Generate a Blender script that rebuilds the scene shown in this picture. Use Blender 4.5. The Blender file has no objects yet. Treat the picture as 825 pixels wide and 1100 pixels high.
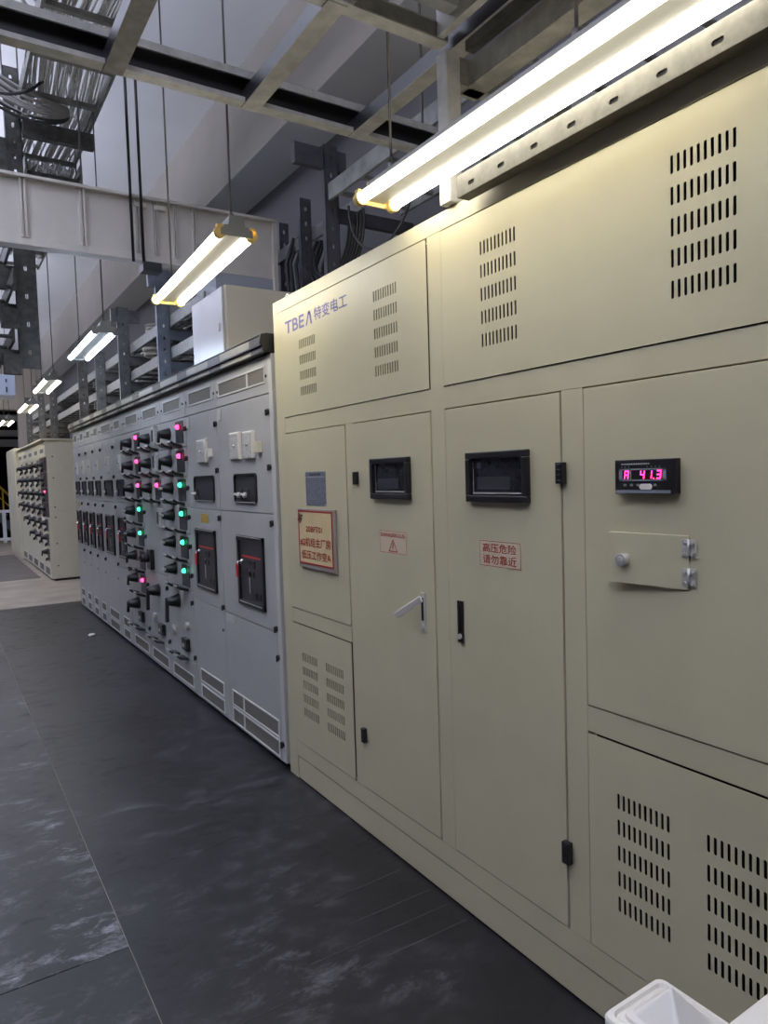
import bpy, bmesh, math, random
from mathutils import Vector, Matrix
C = bpy.context.collection
S = bpy.context.scene
random.seed(7)

# ------------------------------------------------------------------ camera
EYE = 1.6
yaw, pitch, roll = 0.5691034, 0.0542565, -0.0306080
f = Vector((math.sin(yaw)*math.cos(pitch), math.cos(yaw)*math.cos(pitch), -math.sin(pitch)))
rt = Vector((math.cos(yaw), -math.sin(yaw), 0)); up = rt.cross(f)
r2 = rt*math.cos(roll)+up*math.sin(roll); u2 = -rt*math.sin(roll)+up*math.cos(roll)
cam = bpy.data.cameras.new('camera'); cam.sensor_fit = 'VERTICAL'; cam.sensor_height = 36.0
cam.lens = 752.86/1100*36.0; cam.clip_start = 0.05; cam.clip_end = 200
co = bpy.data.objects.new('camera', cam); C.objects.link(co)
M = Matrix((r2, u2, -f)).transposed().to_4x4(); M.translation = Vector((0, 0, EYE)); co.matrix_world = M
S.camera = co

# ------------------------------------------------------------------ world / exposure
W = bpy.data.worlds.new('world'); S.world = W; W.use_nodes = True
bg = W.node_tree.nodes['Background']; bg.inputs[0].default_value = (0.70, 0.70, 0.78, 1); bg.inputs[1].default_value = 0.11
S.view_settings.view_transform = 'Standard'; S.view_settings.look = 'None'
S.view_settings.gamma = 1; S.view_settings.use_curve_mapping = False
S.view_settings.exposure = 0.35
TUBE = 18.0     # emission of the fluorescent tubes

def ceiling_wash(y, e, tilt, col=(0.76, 0.80, 1.0)):  # added area light, tilted up to brighten the ceiling
    l = bpy.data.lights.new('window_daylight', 'AREA'); l.shape = 'RECTANGLE'; l.size = 3.6; l.size_y = 1.5; l.energy = e; l.color = col; l.spread = math.radians(110)
    o = bpy.data.objects.new('window_daylight', l); C.objects.link(o); o.location = (-2.12, y, 3.75)
    o.rotation_euler = Vector((-math.cos(tilt), 0, -math.sin(tilt))).to_track_quat('Z', 'Y').to_euler()
WASH_Y = (-1.5, 3.5, 8.5, 13.5, 18.5)
for wy in WASH_Y: ceiling_wash(wy, 290.0, math.radians(62))

# ------------------------------------------------------------------ materials
def mat(name, col, rough=0.5, metal=0.0, noise=0.0, nscale=8.0, bump=0.0, bscale=300.0, emit=None, es=0.0, col2=None, spec=None):
    m = bpy.data.materials.new(name); m.use_nodes = True
    nt = m.node_tree; b = nt.nodes['Principled BSDF']
    b.inputs['Base Color'].default_value = (*col, 1); b.inputs['Roughness'].default_value = rough
    b.inputs['Metallic'].default_value = metal
    if spec is not None: b.inputs['Specular IOR Level'].default_value = spec
    tc = nt.nodes.new('ShaderNodeTexCoord')
    if noise > 0 or col2:
        n = nt.nodes.new('ShaderNodeTexNoise'); n.inputs['Scale'].default_value = nscale; n.inputs['Detail'].default_value = 6
        n.inputs['Roughness'].default_value = 0.6
        nt.links.new(tc.outputs['Object'], n.inputs['Vector'])
        r = nt.nodes.new('ShaderNodeValToRGB'); nt.links.new(n.outputs['Fac'], r.inputs[0])
        c2 = col2 or tuple(c*(1-noise) for c in col)
        r.color_ramp.elements[0].position = 0.35; r.color_ramp.elements[1].position = 0.65
        r.color_ramp.elements[0].color = (*c2, 1); r.color_ramp.elements[1].color = (*col, 1)
        nt.links.new(r.outputs[0], b.inputs['Base Color'])
    if bump > 0:
        n2 = nt.nodes.new('ShaderNodeTexNoise'); n2.inputs['Scale'].default_value = bscale; n2.inputs['Detail'].default_value = 2
        nt.links.new(tc.outputs['Object'], n2.inputs['Vector'])
        bp = nt.nodes.new('ShaderNodeBump'); bp.inputs['Strength'].default_value = bump; bp.inputs['Distance'].default_value = 0.002
        nt.links.new(n2.outputs['Fac'], bp.inputs['Height']); nt.links.new(bp.outputs[0], b.inputs['Normal'])
    if emit:
        b.inputs['Emission Color'].default_value = (*emit, 1); b.inputs['Emission Strength'].default_value = es
    return m

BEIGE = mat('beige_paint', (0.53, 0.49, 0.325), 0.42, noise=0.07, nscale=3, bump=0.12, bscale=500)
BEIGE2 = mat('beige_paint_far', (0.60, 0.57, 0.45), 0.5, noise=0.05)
GREY = mat('grey_paint', (0.42, 0.42, 0.41), 0.42, noise=0.08, nscale=4, bump=0.1, bscale=400)
GREYL = mat('light_grey_paint', (0.50, 0.50, 0.48), 0.45)
GRIM = mat('vent_rim', (0.60, 0.60, 0.57), 0.4)
VENT = mat('vent_mesh', (0.20, 0.185, 0.16), 0.7, noise=0.3, nscale=220)
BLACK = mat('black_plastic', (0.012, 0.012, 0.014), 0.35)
BLACKM = mat('matt_black', (0.006, 0.006, 0.006), 0.8)
DARK = mat('dark_grey_plastic', (0.035, 0.036, 0.042), 0.4)
DARKB = mat('dark_brown_filter', (0.05, 0.042, 0.03), 0.8)
GLASS = mat('dark_window_glass', (0.03, 0.031, 0.036), 0.12, noise=0.5, nscale=22, col2=(0.012, 0.012, 0.015))
CHROME = mat('chrome', (0.72, 0.72, 0.70), 0.22, 0.7)
STEEL = mat('brushed_steel', (0.55, 0.54, 0.51), 0.38, 0.4)
ALU = mat('aluminium_cover', (0.36, 0.345, 0.30), 0.45, 0.15, noise=0.15, nscale=5)
PATCH = mat('cover_joint', (0.075, 0.073, 0.075), 0.4, 0.2, noise=0.3, nscale=30)
GALV = mat('galvanised_steel', (0.42, 0.415, 0.39), 0.5, 0.15, noise=0.28, nscale=16, bump=0.15, bscale=60)
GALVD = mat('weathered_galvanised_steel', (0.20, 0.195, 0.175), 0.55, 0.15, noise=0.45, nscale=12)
GALVC = mat('dull_galvanised_channel', (0.105, 0.10, 0.085), 0.6, 0.1, noise=.4, nscale=30)
STRUT = mat('strut_steel', (0.25, 0.255, 0.26), 0.5, 0.15, noise=0.4, nscale=9)
HOLEL = mat('slot_hole', (0.008, 0.008, 0.01), 0.9)
WHITE = mat('white_lamp_enamel', (0.24, 0.235, 0.205), 0.5)
YEL = mat('yellowed_plastic', (0.75, 0.55, 0.16), 0.45)
ROD = mat('steel_rod', (0.16, 0.15, 0.14), 0.5, 0.6)
RED = mat('red_print', (0.36, 0.02, 0.018), 0.6)
REDTAG = mat('red_plastic', (0.62, 0.03, 0.03), 0.4)
BLUE = mat('logo_blue', (0.12, 0.11, 0.28), 0.5)
SIGNY = mat('sign_cream', (0.68, 0.55, 0.30), 0.35, noise=0.12, nscale=10)
SIGNF = mat('sign_frame', (0.34, 0.31, 0.27), 0.4, 0.3)
PLATE = mat('rating_plate', (0.25, 0.27, 0.33), 0.4, 0.4, noise=0.35, nscale=60)
STICK = mat('sticker_film', (0.60, 0.50, 0.35), 0.5)
WHT = mat('white_plastic', (0.70, 0.67, 0.61), 0.35)
WHTM = mat('white_meter_cover', (0.62, 0.62, 0.59), 0.3, noise=0.35, nscale=45)
YELS = mat('yellow_sticker', (0.55, 0.38, 0.05), 0.5, noise=0.5, nscale=80, col2=(0.3, 0.2, 0.03))
LEDR = mat('led_red', (0.6, 0.02, 0.08), 0.3, emit=(1, 0.06, 0.22), es=3.0)
LEDG = mat('led_green', (0.02, 0.5, 0.2), 0.3, emit=(0.05, 1, 0.42), es=2.4)
LEDW = mat('lamp_amber', (0.8, 0.6, 0.3), 0.3, emit=(1, 0.65, 0.35), es=5)
DIGIT = mat('digit_segments', (0.8, 0.02, 0.2), 0.4, emit=(1, 0.03, 0.22), es=4.5)
CABLE = mat('grey_cable', (0.40, 0.39, 0.37), 0.5, noise=0.3, nscale=10)
CABLED = mat('dark_cable', (0.03, 0.03, 0.033), 0.45)
DUCT = mat('duct_paint', (0.62, 0.59, 0.54), 0.45, noise=0.1, nscale=3)
YRAIL = mat('yellow_handrail', (0.65, 0.38, 0.03), 0.5)
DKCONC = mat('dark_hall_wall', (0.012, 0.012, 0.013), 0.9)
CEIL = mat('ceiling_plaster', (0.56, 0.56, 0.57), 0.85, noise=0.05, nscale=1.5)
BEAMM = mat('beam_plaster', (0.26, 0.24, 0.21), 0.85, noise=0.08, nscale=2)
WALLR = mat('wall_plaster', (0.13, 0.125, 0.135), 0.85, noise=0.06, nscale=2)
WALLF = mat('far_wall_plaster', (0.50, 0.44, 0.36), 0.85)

def floor_mat():
    m = bpy.data.materials.new('beige_floor_paint'); m.use_nodes = True; nt = m.node_tree; b = nt.nodes['Principled BSDF']
    tc = nt.nodes.new('ShaderNodeTexCoord'); n = nt.nodes.new('ShaderNodeTexNoise'); n.inputs['Scale'].default_value = 2.0; n.inputs['Detail'].default_value = 8
    nt.links.new(tc.outputs['Object'], n.inputs['Vector']); r = nt.nodes.new('ShaderNodeValToRGB')
    r.color_ramp.elements[0].color = (0.24, 0.205, 0.165, 1); r.color_ramp.elements[1].color = (0.36, 0.31, 0.25, 1)
    r.color_ramp.elements[0].position = .35; r.color_ramp.elements[1].position = .65
    nt.links.new(n.outputs['Fac'], r.inputs[0]); nt.links.new(r.outputs[0], b.inputs['Base Color']); b.inputs['Roughness'].default_value = .5
    return m
def rubber_mat(name, base=(0.011, 0.011, 0.013), wear=(0.105, 0.105, 0.115), amt=0.5, off=(0, 0, 0)):
    """dark rubber sheet with cloudy dust, scuffs drawn out across the aisle and chalky patches"""
    m = bpy.data.materials.new(name); m.use_nodes = True; nt = m.node_tree; b = nt.nodes['Principled BSDF']; L = nt.links.new
    tc = nt.nodes.new('ShaderNodeTexCoord')
    def noise(sc, scale, det=8, rot=0, rough=.6, dist=0.0):
        mp = nt.nodes.new('ShaderNodeMapping'); mp.inputs['Scale'].default_value = sc; mp.inputs['Rotation'].default_value = (0, 0, rot)
        mp.inputs['Location'].default_value = off
        L(tc.outputs['Object'], mp.inputs[0]); n = nt.nodes.new('ShaderNodeTexNoise'); n.inputs['Scale'].default_value = scale
        n.inputs['Detail'].default_value = det; n.inputs['Roughness'].default_value = rough; n.inputs['Distortion'].default_value = dist
        L(mp.outputs[0], n.inputs['Vector']); return n.outputs['Fac']
    def ramp(src, a, c, ca, cb):
        r = nt.nodes.new('ShaderNodeValToRGB'); r.color_ramp.elements[0].position = a; r.color_ramp.elements[1].position = c
        r.color_ramp.elements[0].color = (*ca, 1); r.color_ramp.elements[1].color = (*cb, 1); L(src, r.inputs[0]); return r.outputs[0]
    def mix(fac, a, bb, mode='MIX'):
        x = nt.nodes.new('ShaderNodeMixRGB'); x.blend_type = mode
        for s, v in ((0, fac), (1, a), (2, bb)):
            if hasattr(v, 'is_linked'): L(v, x.inputs[s])
            elif s == 0: x.inputs[0].default_value = v
            else: x.inputs[s].default_value = (*v, 1)
        return x.outputs[0]
    cloud = ramp(noise((1, 1, 1), 1.6), .35, .7, (0, 0, 0), (1, 1, 1))
    scuff = ramp(noise((1.0, 1.9, 1), 6.5, 12, .35, .78, .35), .50, .68, (0, 0, 0), (1, 1, 1))
    patch = ramp(noise((1, 1, 1), 1.6, 3), .44, .62, (0, 0, 0), (1, 1, 1))
    s2 = mix(1.0, scuff, patch, 'MULTIPLY')
    fine = ramp(noise((1, 1, 1), 60, 3), .3, .7, (.8, .8, .8), (1.2, 1.2, 1.2))
    c = mix(cloud, base, tuple(x*1.9 for x in base)); c = mix(s2, c, wear); c = mix(.6, c, fine, 'MULTIPLY')
    L(c, b.inputs['Base Color'])
    rr = nt.nodes.new('ShaderNodeMapRange'); rr.inputs[3].default_value = .38; rr.inputs[4].default_value = .62
    L(scuff, rr.inputs[0]); L(rr.outputs[0], b.inputs['Roughness']); b.inputs['Specular IOR Level'].default_value = .38
    bp = nt.nodes.new('ShaderNodeBump'); bp.inputs['Strength'].default_value = .25; bp.inputs['Distance'].default_value = .004
    L(noise((1, 1, 1), 9, 6), bp.inputs['Height']); L(bp.outputs[0], b.inputs['Normal'])
    return m
FLOOR = floor_mat()
MATA = rubber_mat('rubber_a'); MATB = rubber_mat('rubber_b', wear=(0.30, 0.30, 0.34), off=(3, 1, 0)); MATC = rubber_mat('rubber_c', off=(7, 2, 0))
MATD = mat('grey_floor_mat', (0.12, 0.105, 0.095), 0.6, noise=0.3, nscale=3)
CHALK = mat('pale_scratch', (0.075, 0.075, 0.075), 0.7, noise=.55, nscale=12)

# ------------------------------------------------------------------ helpers
def bx(bm, x0, x1, y0, y1, z0, z1, mi=0):
    v = [bm.verts.new((x, y, z)) for x in (x0, x1) for y in (y0, y1) for z in (z0, z1)]
    for q in ((0, 1, 3, 2), (4, 6, 7, 5), (0, 4, 5, 1), (2, 3, 7, 6), (0, 2, 6, 4), (1, 5, 7, 3)):
        bm.faces.new([v[i] for i in q]).material_index = mi
def prism(bm, pts, a0, a1, axis='Y', mi=0):
    """closed 2-D outline pushed along an axis; Y: pts are (x,z), X: pts are (y,z), Z: pts are (x,y)"""
    def P(p, a): return (p[0], a, p[1]) if axis == 'Y' else (a, p[0], p[1]) if axis == 'X' else (p[0], p[1], a)
    A = [bm.verts.new(P(p, a0)) for p in pts]; B = [bm.verts.new(P(p, a1)) for p in pts]; n = len(pts)
    bm.faces.new(A).material_index = mi; bm.faces.new(B[::-1]).material_index = mi
    for i in range(n): bm.faces.new((A[i], B[i], B[(i+1) % n], A[(i+1) % n])).material_index = mi
def cyl(bm, p0, p1, ra, rb=None, n=16, mi=0, smooth=True):
    p0 = Vector(p0); p1 = Vector(p1); rb = ra if rb is None else rb
    d = (p1-p0).normalized(); a = d.orthogonal().normalized(); b = d.cross(a)
    A = [bm.verts.new(p0+(a*math.cos(t)+b*math.sin(t))*ra) for t in [2*math.pi*i/n for i in range(n)]]
    B = [bm.verts.new(p1+(a*math.cos(t)+b*math.sin(t))*rb) for t in [2*math.pi*i/n for i in range(n)]]
    bm.faces.new(A[::-1]).material_index = mi; bm.faces.new(B).material_index = mi
    for i in range(n):
        q = bm.faces.new((A[i], A[(i+1) % n], B[(i+1) % n], B[i])); q.material_index = mi; q.smooth = smooth
def smooth(P, k=6):
    P = [Vector(p) for p in P]; Q = []; E_ = [P[0]*2-P[1]]+P+[P[-1]*2-P[-2]]
    for i in range(1, len(E_)-2):
        a, b, c, d = E_[i-1:i+3]
        for t in range(k): u = t/k; Q.append(.5*((2*b)+(c-a)*u+(2*a-5*b+4*c-d)*u*u+(3*b-a-3*c+d)*u**3))
    return Q+[P[-1]]
def tube(bm, pts, r, n=6, mi=0):
    pts = [Vector(p) for p in pts]; rings = []; ref = None
    for i, p in enumerate(pts):
        t = (pts[min(i+1, len(pts)-1)]-pts[max(i-1, 0)]).normalized()
        if ref is None: ref = t.orthogonal().normalized()
        a = (ref-t*ref.dot(t)).normalized(); ref = a; b = t.cross(a)
        rings.append([bm.verts.new(p+(a*math.cos(2*math.pi*k/n)+b*math.sin(2*math.pi*k/n))*r) for k in range(n)])
    for A, B in zip(rings, rings[1:]):
        for k in range(n):
            q = bm.faces.new((A[k], A[(k+1) % n], B[(k+1) % n], B[k])); q.smooth = True; q.material_index = mi
    bm.faces.new(rings[0][::-1]).material_index = mi; bm.faces.new(rings[-1]).material_index = mi
def obj(name, bm, mats, parent=None, bevel=0.0, seg=2, label=None):
    me = bpy.data.meshes.new(name); bmesh.ops.recalc_face_normals(bm, faces=bm.faces[:]); bm.to_mesh(me); bm.free()
    for m in (mats if isinstance(mats, (list, tuple)) else [mats]): me.materials.append(m)
    o = bpy.data.objects.new(name, me); C.objects.link(o)
    if parent:
        o.parent = parent
        w = Vector((0, 0, 0)); q = parent
        while q: w += Vector(q.location); q = q.parent
        me.transform(Matrix.Translation(-w))
    if bevel > 0:
        md = o.modifiers.new('bevel', 'BEVEL'); md.width = bevel; md.segments = seg; md.limit_method = 'ANGLE'
    if label: o['label'] = label
    return o
def tag(o, label, cat, group=None):
    o['label'] = label; o['category'] = cat
    if group: o['group'] = group
    return o
def thing(name, label, cat, loc, group=None):
    o = bpy.data.objects.new(name, None); o.empty_display_size = .05; C.objects.link(o); o.location = loc
    return tag(o, label, cat, group)
def struct(name, bm, m):
    o = obj(name, bm, m); o['kind'] = 'structure'; return o
def BM(): return bmesh.new()
def boxo(name, m, parent, *a, bevel=0.0, label=None):
    b = BM(); bx(b, *a); return obj(name, b, m, parent, bevel, label=label)

def capsule(cu, cv, w, h, n=5):
    """closed capsule outline, counter-clockwise from bottom centre; long side by the larger of w, h"""
    pts = []
    if h >= w:
        r = w/2; s = h/2-r
        for i in range(n+1): t = -math.pi/2+math.pi/2*i/n; pts.append((cu+r*math.cos(t), cv-s+r*math.sin(t)))
        for i in range(n+1): t = math.pi/2*i/n; pts.append((cu+r*math.cos(t), cv+s+r*math.sin(t)))
    else:
        r = h/2; s = w/2-r
        for i in range(n+1): t = -math.pi/2+math.pi/2*i/n; pts.append((cu+s+r*math.cos(t), cv+r*math.sin(t)))
        for i in range(n+1): t = math.pi/2*i/n; pts.append((cu+s+r*math.cos(t), cv+r*math.sin(t)))
    if pts[0][0] > cu+1e-9: pts = [(cu, pts[0][1])]+pts
    if pts[-1][0] > cu+1e-9: pts = pts+[(cu, pts[-1][1])]
    return pts          # right half, bottom centre to top centre
def plate(bm, u0, u1, v0, v1, blocks, F, th=0.003, mi=0):
    """flat sheet with real capsule slots. blocks: (bu0,bu1,bv0,bv1,cols,rows,slot_w,slot_h). F(u,v,d) -> xyz, d = depth into the sheet"""
    def face(pts, d=0.0): bm.faces.new([bm.verts.new(F(u, v, d)) for u, v in pts]).material_index = mi
    U = sorted({u0, u1, *[b[0] for b in blocks], *[b[1] for b in blocks]}); V = sorted({v0, v1, *[b[2] for b in blocks], *[b[3] for b in blocks]})
    for a, b in zip(U, U[1:]):
        for c, d in zip(V, V[1:]):
            mu, mv = (a+b)/2, (c+d)/2
            if any(k[0] < mu < k[1] and k[2] < mv < k[3] for k in blocks): continue
            face([(a, c), (b, c), (b, d), (a, d)])
    for (a, b, c, d, nc, nr, w, h) in blocks:
        cw = (b-a)/nc; ch = (d-c)/nr
        for i in range(nc):
            for j in range(nr):
                x0, x1, y0, y1 = a+i*cw, a+(i+1)*cw, c+j*ch, c+(j+1)*ch; cu, cv = (x0+x1)/2, (y0+y1)/2
                R = capsule(cu, cv, w, h); Lf = [(2*cu-p[0], p[1]) for p in R]
                face([(cu, y0), (x1, y0), (x1, y1), (cu, y1)]+R[::-1]); face([(cu, y1), (x0, y1), (x0, y0), (cu, y0)]+Lf)
                ring = R+Lf[::-1][1:-1]
                for p, q in zip(ring, ring[1:]+ring[:1]):
                    bm.faces.new([bm.verts.new(F(*p, 0)), bm.verts.new(F(*q, 0)), bm.verts.new(F(*q, th)), bm.verts.new(F(*p, th))]).material_index = mi
    E = [(u0, v0), (u1, v0), (u1, v1), (u0, v1)]
    for p, q in zip(E, E[1:]+E[:1]):
        bm.faces.new([bm.verts.new(F(*p, 0)), bm.verts.new(F(*q, 0)), bm.verts.new(F(*q, th)), bm.verts.new(F(*p, th))]).material_index = mi
def text(name, body, y0, y1, z0, z1, X, m, parent, bold=0.0, th=0.0014, shear=0.0, raised=True):
    """lettering on a plane facing -X; reads from y1 (left) to y0 (right)"""
    cu = bpy.data.curves.new(name, 'FONT'); cu.body = body; cu.offset = bold; cu.shear = shear; cu.resolution_u = 4
    t = bpy.data.objects.new('tmp', cu); C.objects.link(t); bpy.context.view_layer.update()
    dg = bpy.context.evaluated_depsgraph_get(); me = bpy.data.meshes.new_from_object(t.evaluated_get(dg))
    bpy.data.objects.remove(t); bpy.data.curves.remove(cu)
    b = BM(); b.from_mesh(me); bpy.data.meshes.remove(me)
    xs = [v.co.x for v in b.verts]; ys = [v.co.y for v in b.verts]
    ax, bx_, ay, by = min(xs), max(xs), min(ys), max(ys)
    for v in b.verts:
        u = (v.co.x-ax)/(bx_-ax); w = (v.co.y-ay)/(by-ay); v.co = Vector((X-th, y1+(y0-y1)*u, z0+(z1-z0)*w))
    for fc in b.faces: fc.material_index = 0
    o = obj(name, b, m, parent)
    b = BM(); b.from_mesh(o.data)
    for fc in b.faces:
        fc.smooth = False; fc.normal_update()
        if fc.normal.x > 0: fc.normal_flip()
    b.to_mesh(o.data); b.free(); return o

# ================================================================== structure
XF = 1.535
XW = 2.90
CZ = 5.22; BZ = 4.36
b = BM(); bx(b, -8, XW+.2, -5, 23, -.1, 0); struct('floor', b, FLOOR)
b = BM(); bx(b, -8, XW+.2, -5, 21.2, CZ, CZ+.15); struct('ceiling', b, CEIL)
b = BM(); bx(b, XW, XW+.2, -5, 21.2, 0, CZ)
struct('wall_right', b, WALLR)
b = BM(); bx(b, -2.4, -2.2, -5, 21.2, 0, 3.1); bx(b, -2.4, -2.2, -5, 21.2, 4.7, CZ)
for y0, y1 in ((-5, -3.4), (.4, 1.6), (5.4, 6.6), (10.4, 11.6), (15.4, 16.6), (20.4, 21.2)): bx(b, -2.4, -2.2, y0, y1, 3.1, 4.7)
struct('wall_left', b, WALLR)  # unseen wall, placed here to hold the openings for the ceiling wash
for n, wy in enumerate(WASH_Y):
    b = BM()
    for yy in (wy-1.9, wy-.03, wy+1.84): bx(b, -2.33, -2.27, yy, yy+.06, 3.1, 4.7)
    bx(b, -2.33, -2.27, wy-1.9, wy+1.9, 3.1, 3.16); bx(b, -2.33, -2.27, wy-1.9, wy+1.9, 4.64, 4.7)
    struct('window_%d' % (n+1), b, GREYL)  # unseen window frames, added around the ceiling wash lights
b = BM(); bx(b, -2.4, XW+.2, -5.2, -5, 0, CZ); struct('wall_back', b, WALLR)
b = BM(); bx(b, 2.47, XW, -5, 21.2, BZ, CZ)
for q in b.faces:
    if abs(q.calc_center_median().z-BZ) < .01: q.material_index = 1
struct('trim_1', b, [BEAMM, CEIL])                 # long downstand beam; warm side darkened to stand in for light from below
b = BM(); bx(b, -8, XW+.2, 21.2, 21.6, 3.62, CZ+.15); struct('wall_far', b, WALLF)       # header above the opening to the hall
b = BM(); bx(b, 2.0, XW+.2, 21.2, 21.5, 0, 3.62); struct('trim_2', b, WALLF)
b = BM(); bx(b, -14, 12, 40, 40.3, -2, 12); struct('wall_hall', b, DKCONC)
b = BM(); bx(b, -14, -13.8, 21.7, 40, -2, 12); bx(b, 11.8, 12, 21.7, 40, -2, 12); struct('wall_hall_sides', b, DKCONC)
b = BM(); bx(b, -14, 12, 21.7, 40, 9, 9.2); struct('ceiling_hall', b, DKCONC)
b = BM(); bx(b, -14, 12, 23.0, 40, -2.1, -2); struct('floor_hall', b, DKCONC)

# rubber mats of the aisle
def matbox(label, m, x0, x1, y0, y1, t=.006):
    o = boxo('rubber_mat', m, None, x0, x1, y0, y1, 0, t, bevel=.002); tag(o, label, 'floor mat', 'mats on the floor'); return o
MA = matbox('wide dark rubber floor mat running along the foot of the cabinets', MATA, .4795, 1.60, -1.5, 10.2)
matbox('dark scuffed rubber floor mat left of the long joint, ahead of the camera', MATB, -1.2, .4765, 2.456, 10.2)
matbox('dark rubber floor mat in the lower left corner, nearest the camera', MATC, -1.2, .4765, -1.5, 2.453)
matbox('grey floor mat in front of the distant switchgear row', MATD, -.6, 1.46, 13.25, 18.2, .004)
for y, xa, xb, s in ((1.90, .62, 1.515, .01), (2.01, .95, 1.51, .004), (2.30, 1.1, 1.5, -.02), (2.90, .80, 1.50, .03), (2.12, 1.15, 1.51, 0)):
    b = BM(); w = .003
    prism(b, [(xa, y+s-w/3), (xb, y-w/2), (xb, y+w/2), (xa, y+s+w/3)], .0055, .0066, 'Z'); obj('scratch', b, CHALK, MA)
b = BM(); bmesh.ops.create_icosphere(b, subdivisions=2, radius=.03)
for v in b.verts: v.co = Vector((v.co.x*1.2*(1+random.uniform(-.2, .2)), v.co.y*(1+random.uniform(-.2, .2)), max(v.co.z*.7, -.012)+.012))
o = obj('crumpled_paper', b, WHT); o.location = (1.298, 7.747, .006); tag(o, 'small crumpled white scrap of paper lying on the dark mat', 'litter')

def pj(d, *q):
    """y0, y1, z0, z1 of something whose face stands d in front of the cabinet plane"""
    k = 1-d/XF; return tuple(v if i == 0 else v*k if i == 1 else EYE+(v-EYE)*k for i, v in enumerate(q))
# ================================================================== beige transformer enclosure
T = thing('transformer_enclosure', 'large beige steel transformer enclosure with slotted vents, doors and red warning stickers', 'electrical cabinet', (2.1, 1.6, 0))
YA, YB, ZT = -.30, 3.418, 2.503
FX = XF                                              # face of frame and doors
b = BM(); bx(b, FX+.035, 2.78, YA, YB, 0.012, ZT)
obj('body', b, BEIGE, T)
# front frame members (a hair behind the door skins)
b = BM(); g = FX+.0015; h = FX+.035
gk = [0]
def fr(y0, y1, z0, z1): gk[0] += 1; bx(b, g+.00012*gk[0], h-.0003*gk[0], y0, y1, z0, z1)
fr(YA, YB, 2.442, ZT); fr(3.317, YB, .012, 2.442); fr(YA, 3.317, .136, .216)
fr(1.984, 2.064, .216, 2.442); fr(YA, 3.317, 1.824, 1.900)
fr(2.700, 3.317, .850, .922); fr(2.632, 2.697, .216, 1.824); fr(1.356, 1.436, .216, 1.824); fr(YA, 1.356, .848, .922)
fr(YA, .23, .216, 1.824); fr(YA, .23, 1.9, 2.442)
obj('frame', b, BEIGE, T, .0015)
b = BM(); bx(b, g+.004, h, YA, 3.317, .014, .130); obj('base_channel', b, BEIGE, T, .002)
b = BM()
for (y0, y1, z0, z1) in ((2.07, 3.31, 1.91, 2.43), (.24, 1.975, 1.91, 2.43)): bx(b, h-.012, h+.001, y0, y1, z0, z1)
obj('vent_baffle', b, BLACKM, T)  # black sheets stand in for the dark inside behind the upper slots
b = BM(); bx(b, h-.012, h+.001, .24, 1.34, .22, .84); obj('vent_baffle', b, BLACKM, T)  # black sheet again, inner shade for the lower right slots
b = BM(); bx(b, h-.012, h+.001, 2.71, 3.30, .22, .84); obj('vent_baffle', b, DARKB, T)
def FXm(u, v, d): return (FX-.001+d, u, v)
def vents(y0, y1, zt, zb, rows):
    rh = .044; out = []
    for i in range(rows):
        z1 = zt-(zt-zb-rh)*i/(rows-1); out.append((y0-.004, y1+.004, z1-rh-.002, z1+.002, 10, 1, .0082, rh))
    return out
def vpanel(name, y0, y1, z0, z1, blocks, label=None):
    b = BM(); plate(b, y0, y1, z0, z1, blocks, FXm, .002); return obj(name, b, BEIGE, T, label=label)
e = .0025
P1 = vpanel('upper_panel', 2.066+e, 3.315-e, 1.902+e, 2.440-e, vents(2.952, 3.120, 2.263, 1.993, 4)+vents(2.264, 2.432, 2.337, 1.994, 5))
P2 = vpanel('upper_panel', .235, 1.982-e, 1.902+e, 2.440-e, vents(1.608, 1.774, 2.343, 2.003, 5)+vents(.906, 1.073, 2.343, 2.003, 5))
P3 = vpanel('lower_panel', 2.702+e, 3.315-e, .218+e, .848-e, vents(3.049, 3.212, .705, .376, 5)+vents(2.789, 2.957, .705, .371, 5))
P4 = vpanel('lower_panel', .235, 1.354-e, .218+e, .846-e, vents(1.089, 1.253, .704, .368, 5)+vents(.822, .987, .702, .360, 5))
def door(name, y0, y1, z0, z1): return boxo(name, BEIGE, T, FX-.001, FX+.018, y0+e, y1-e, z0+e, z1-e, bevel=.0015)
D0 = door('fixed_panel', 2.699, 3.315, .924, 1.822)
DA = door('door', 2.066, 2.630, .218, 1.822)
DB = door('door', 1.438, 1.982, .218, 1.822)
DR = door('fixed_panel', .235, 1.354, .924, 1.822)
# black hinges on the door edges
def hinge(d, y0, y1, z0, z1):
    y0, y1, z0, z1 = pj(.018, y0, y1, z0, z1)
    b = BM(); bx(b, FX-.020, FX, y0, y1, z0, z1)
    for i in range(4): zz = z0+(z1-z0)*(i+.5)/4; bx(b, FX-.0225, FX-.019, y0+.006, y1-.006, zz-.0035, zz+.0035)
    obj('hinge', b, BLACK, d, .0025)
hinge(DA, 2.590, 2.645, 1.557, 1.613); hinge(DA, 2.590, 2.645, .415, .478)
hinge(DB, 1.417, 1.461, 1.556, 1.618); hinge(DB, 1.417, 1.461, .412, .478)
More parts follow.
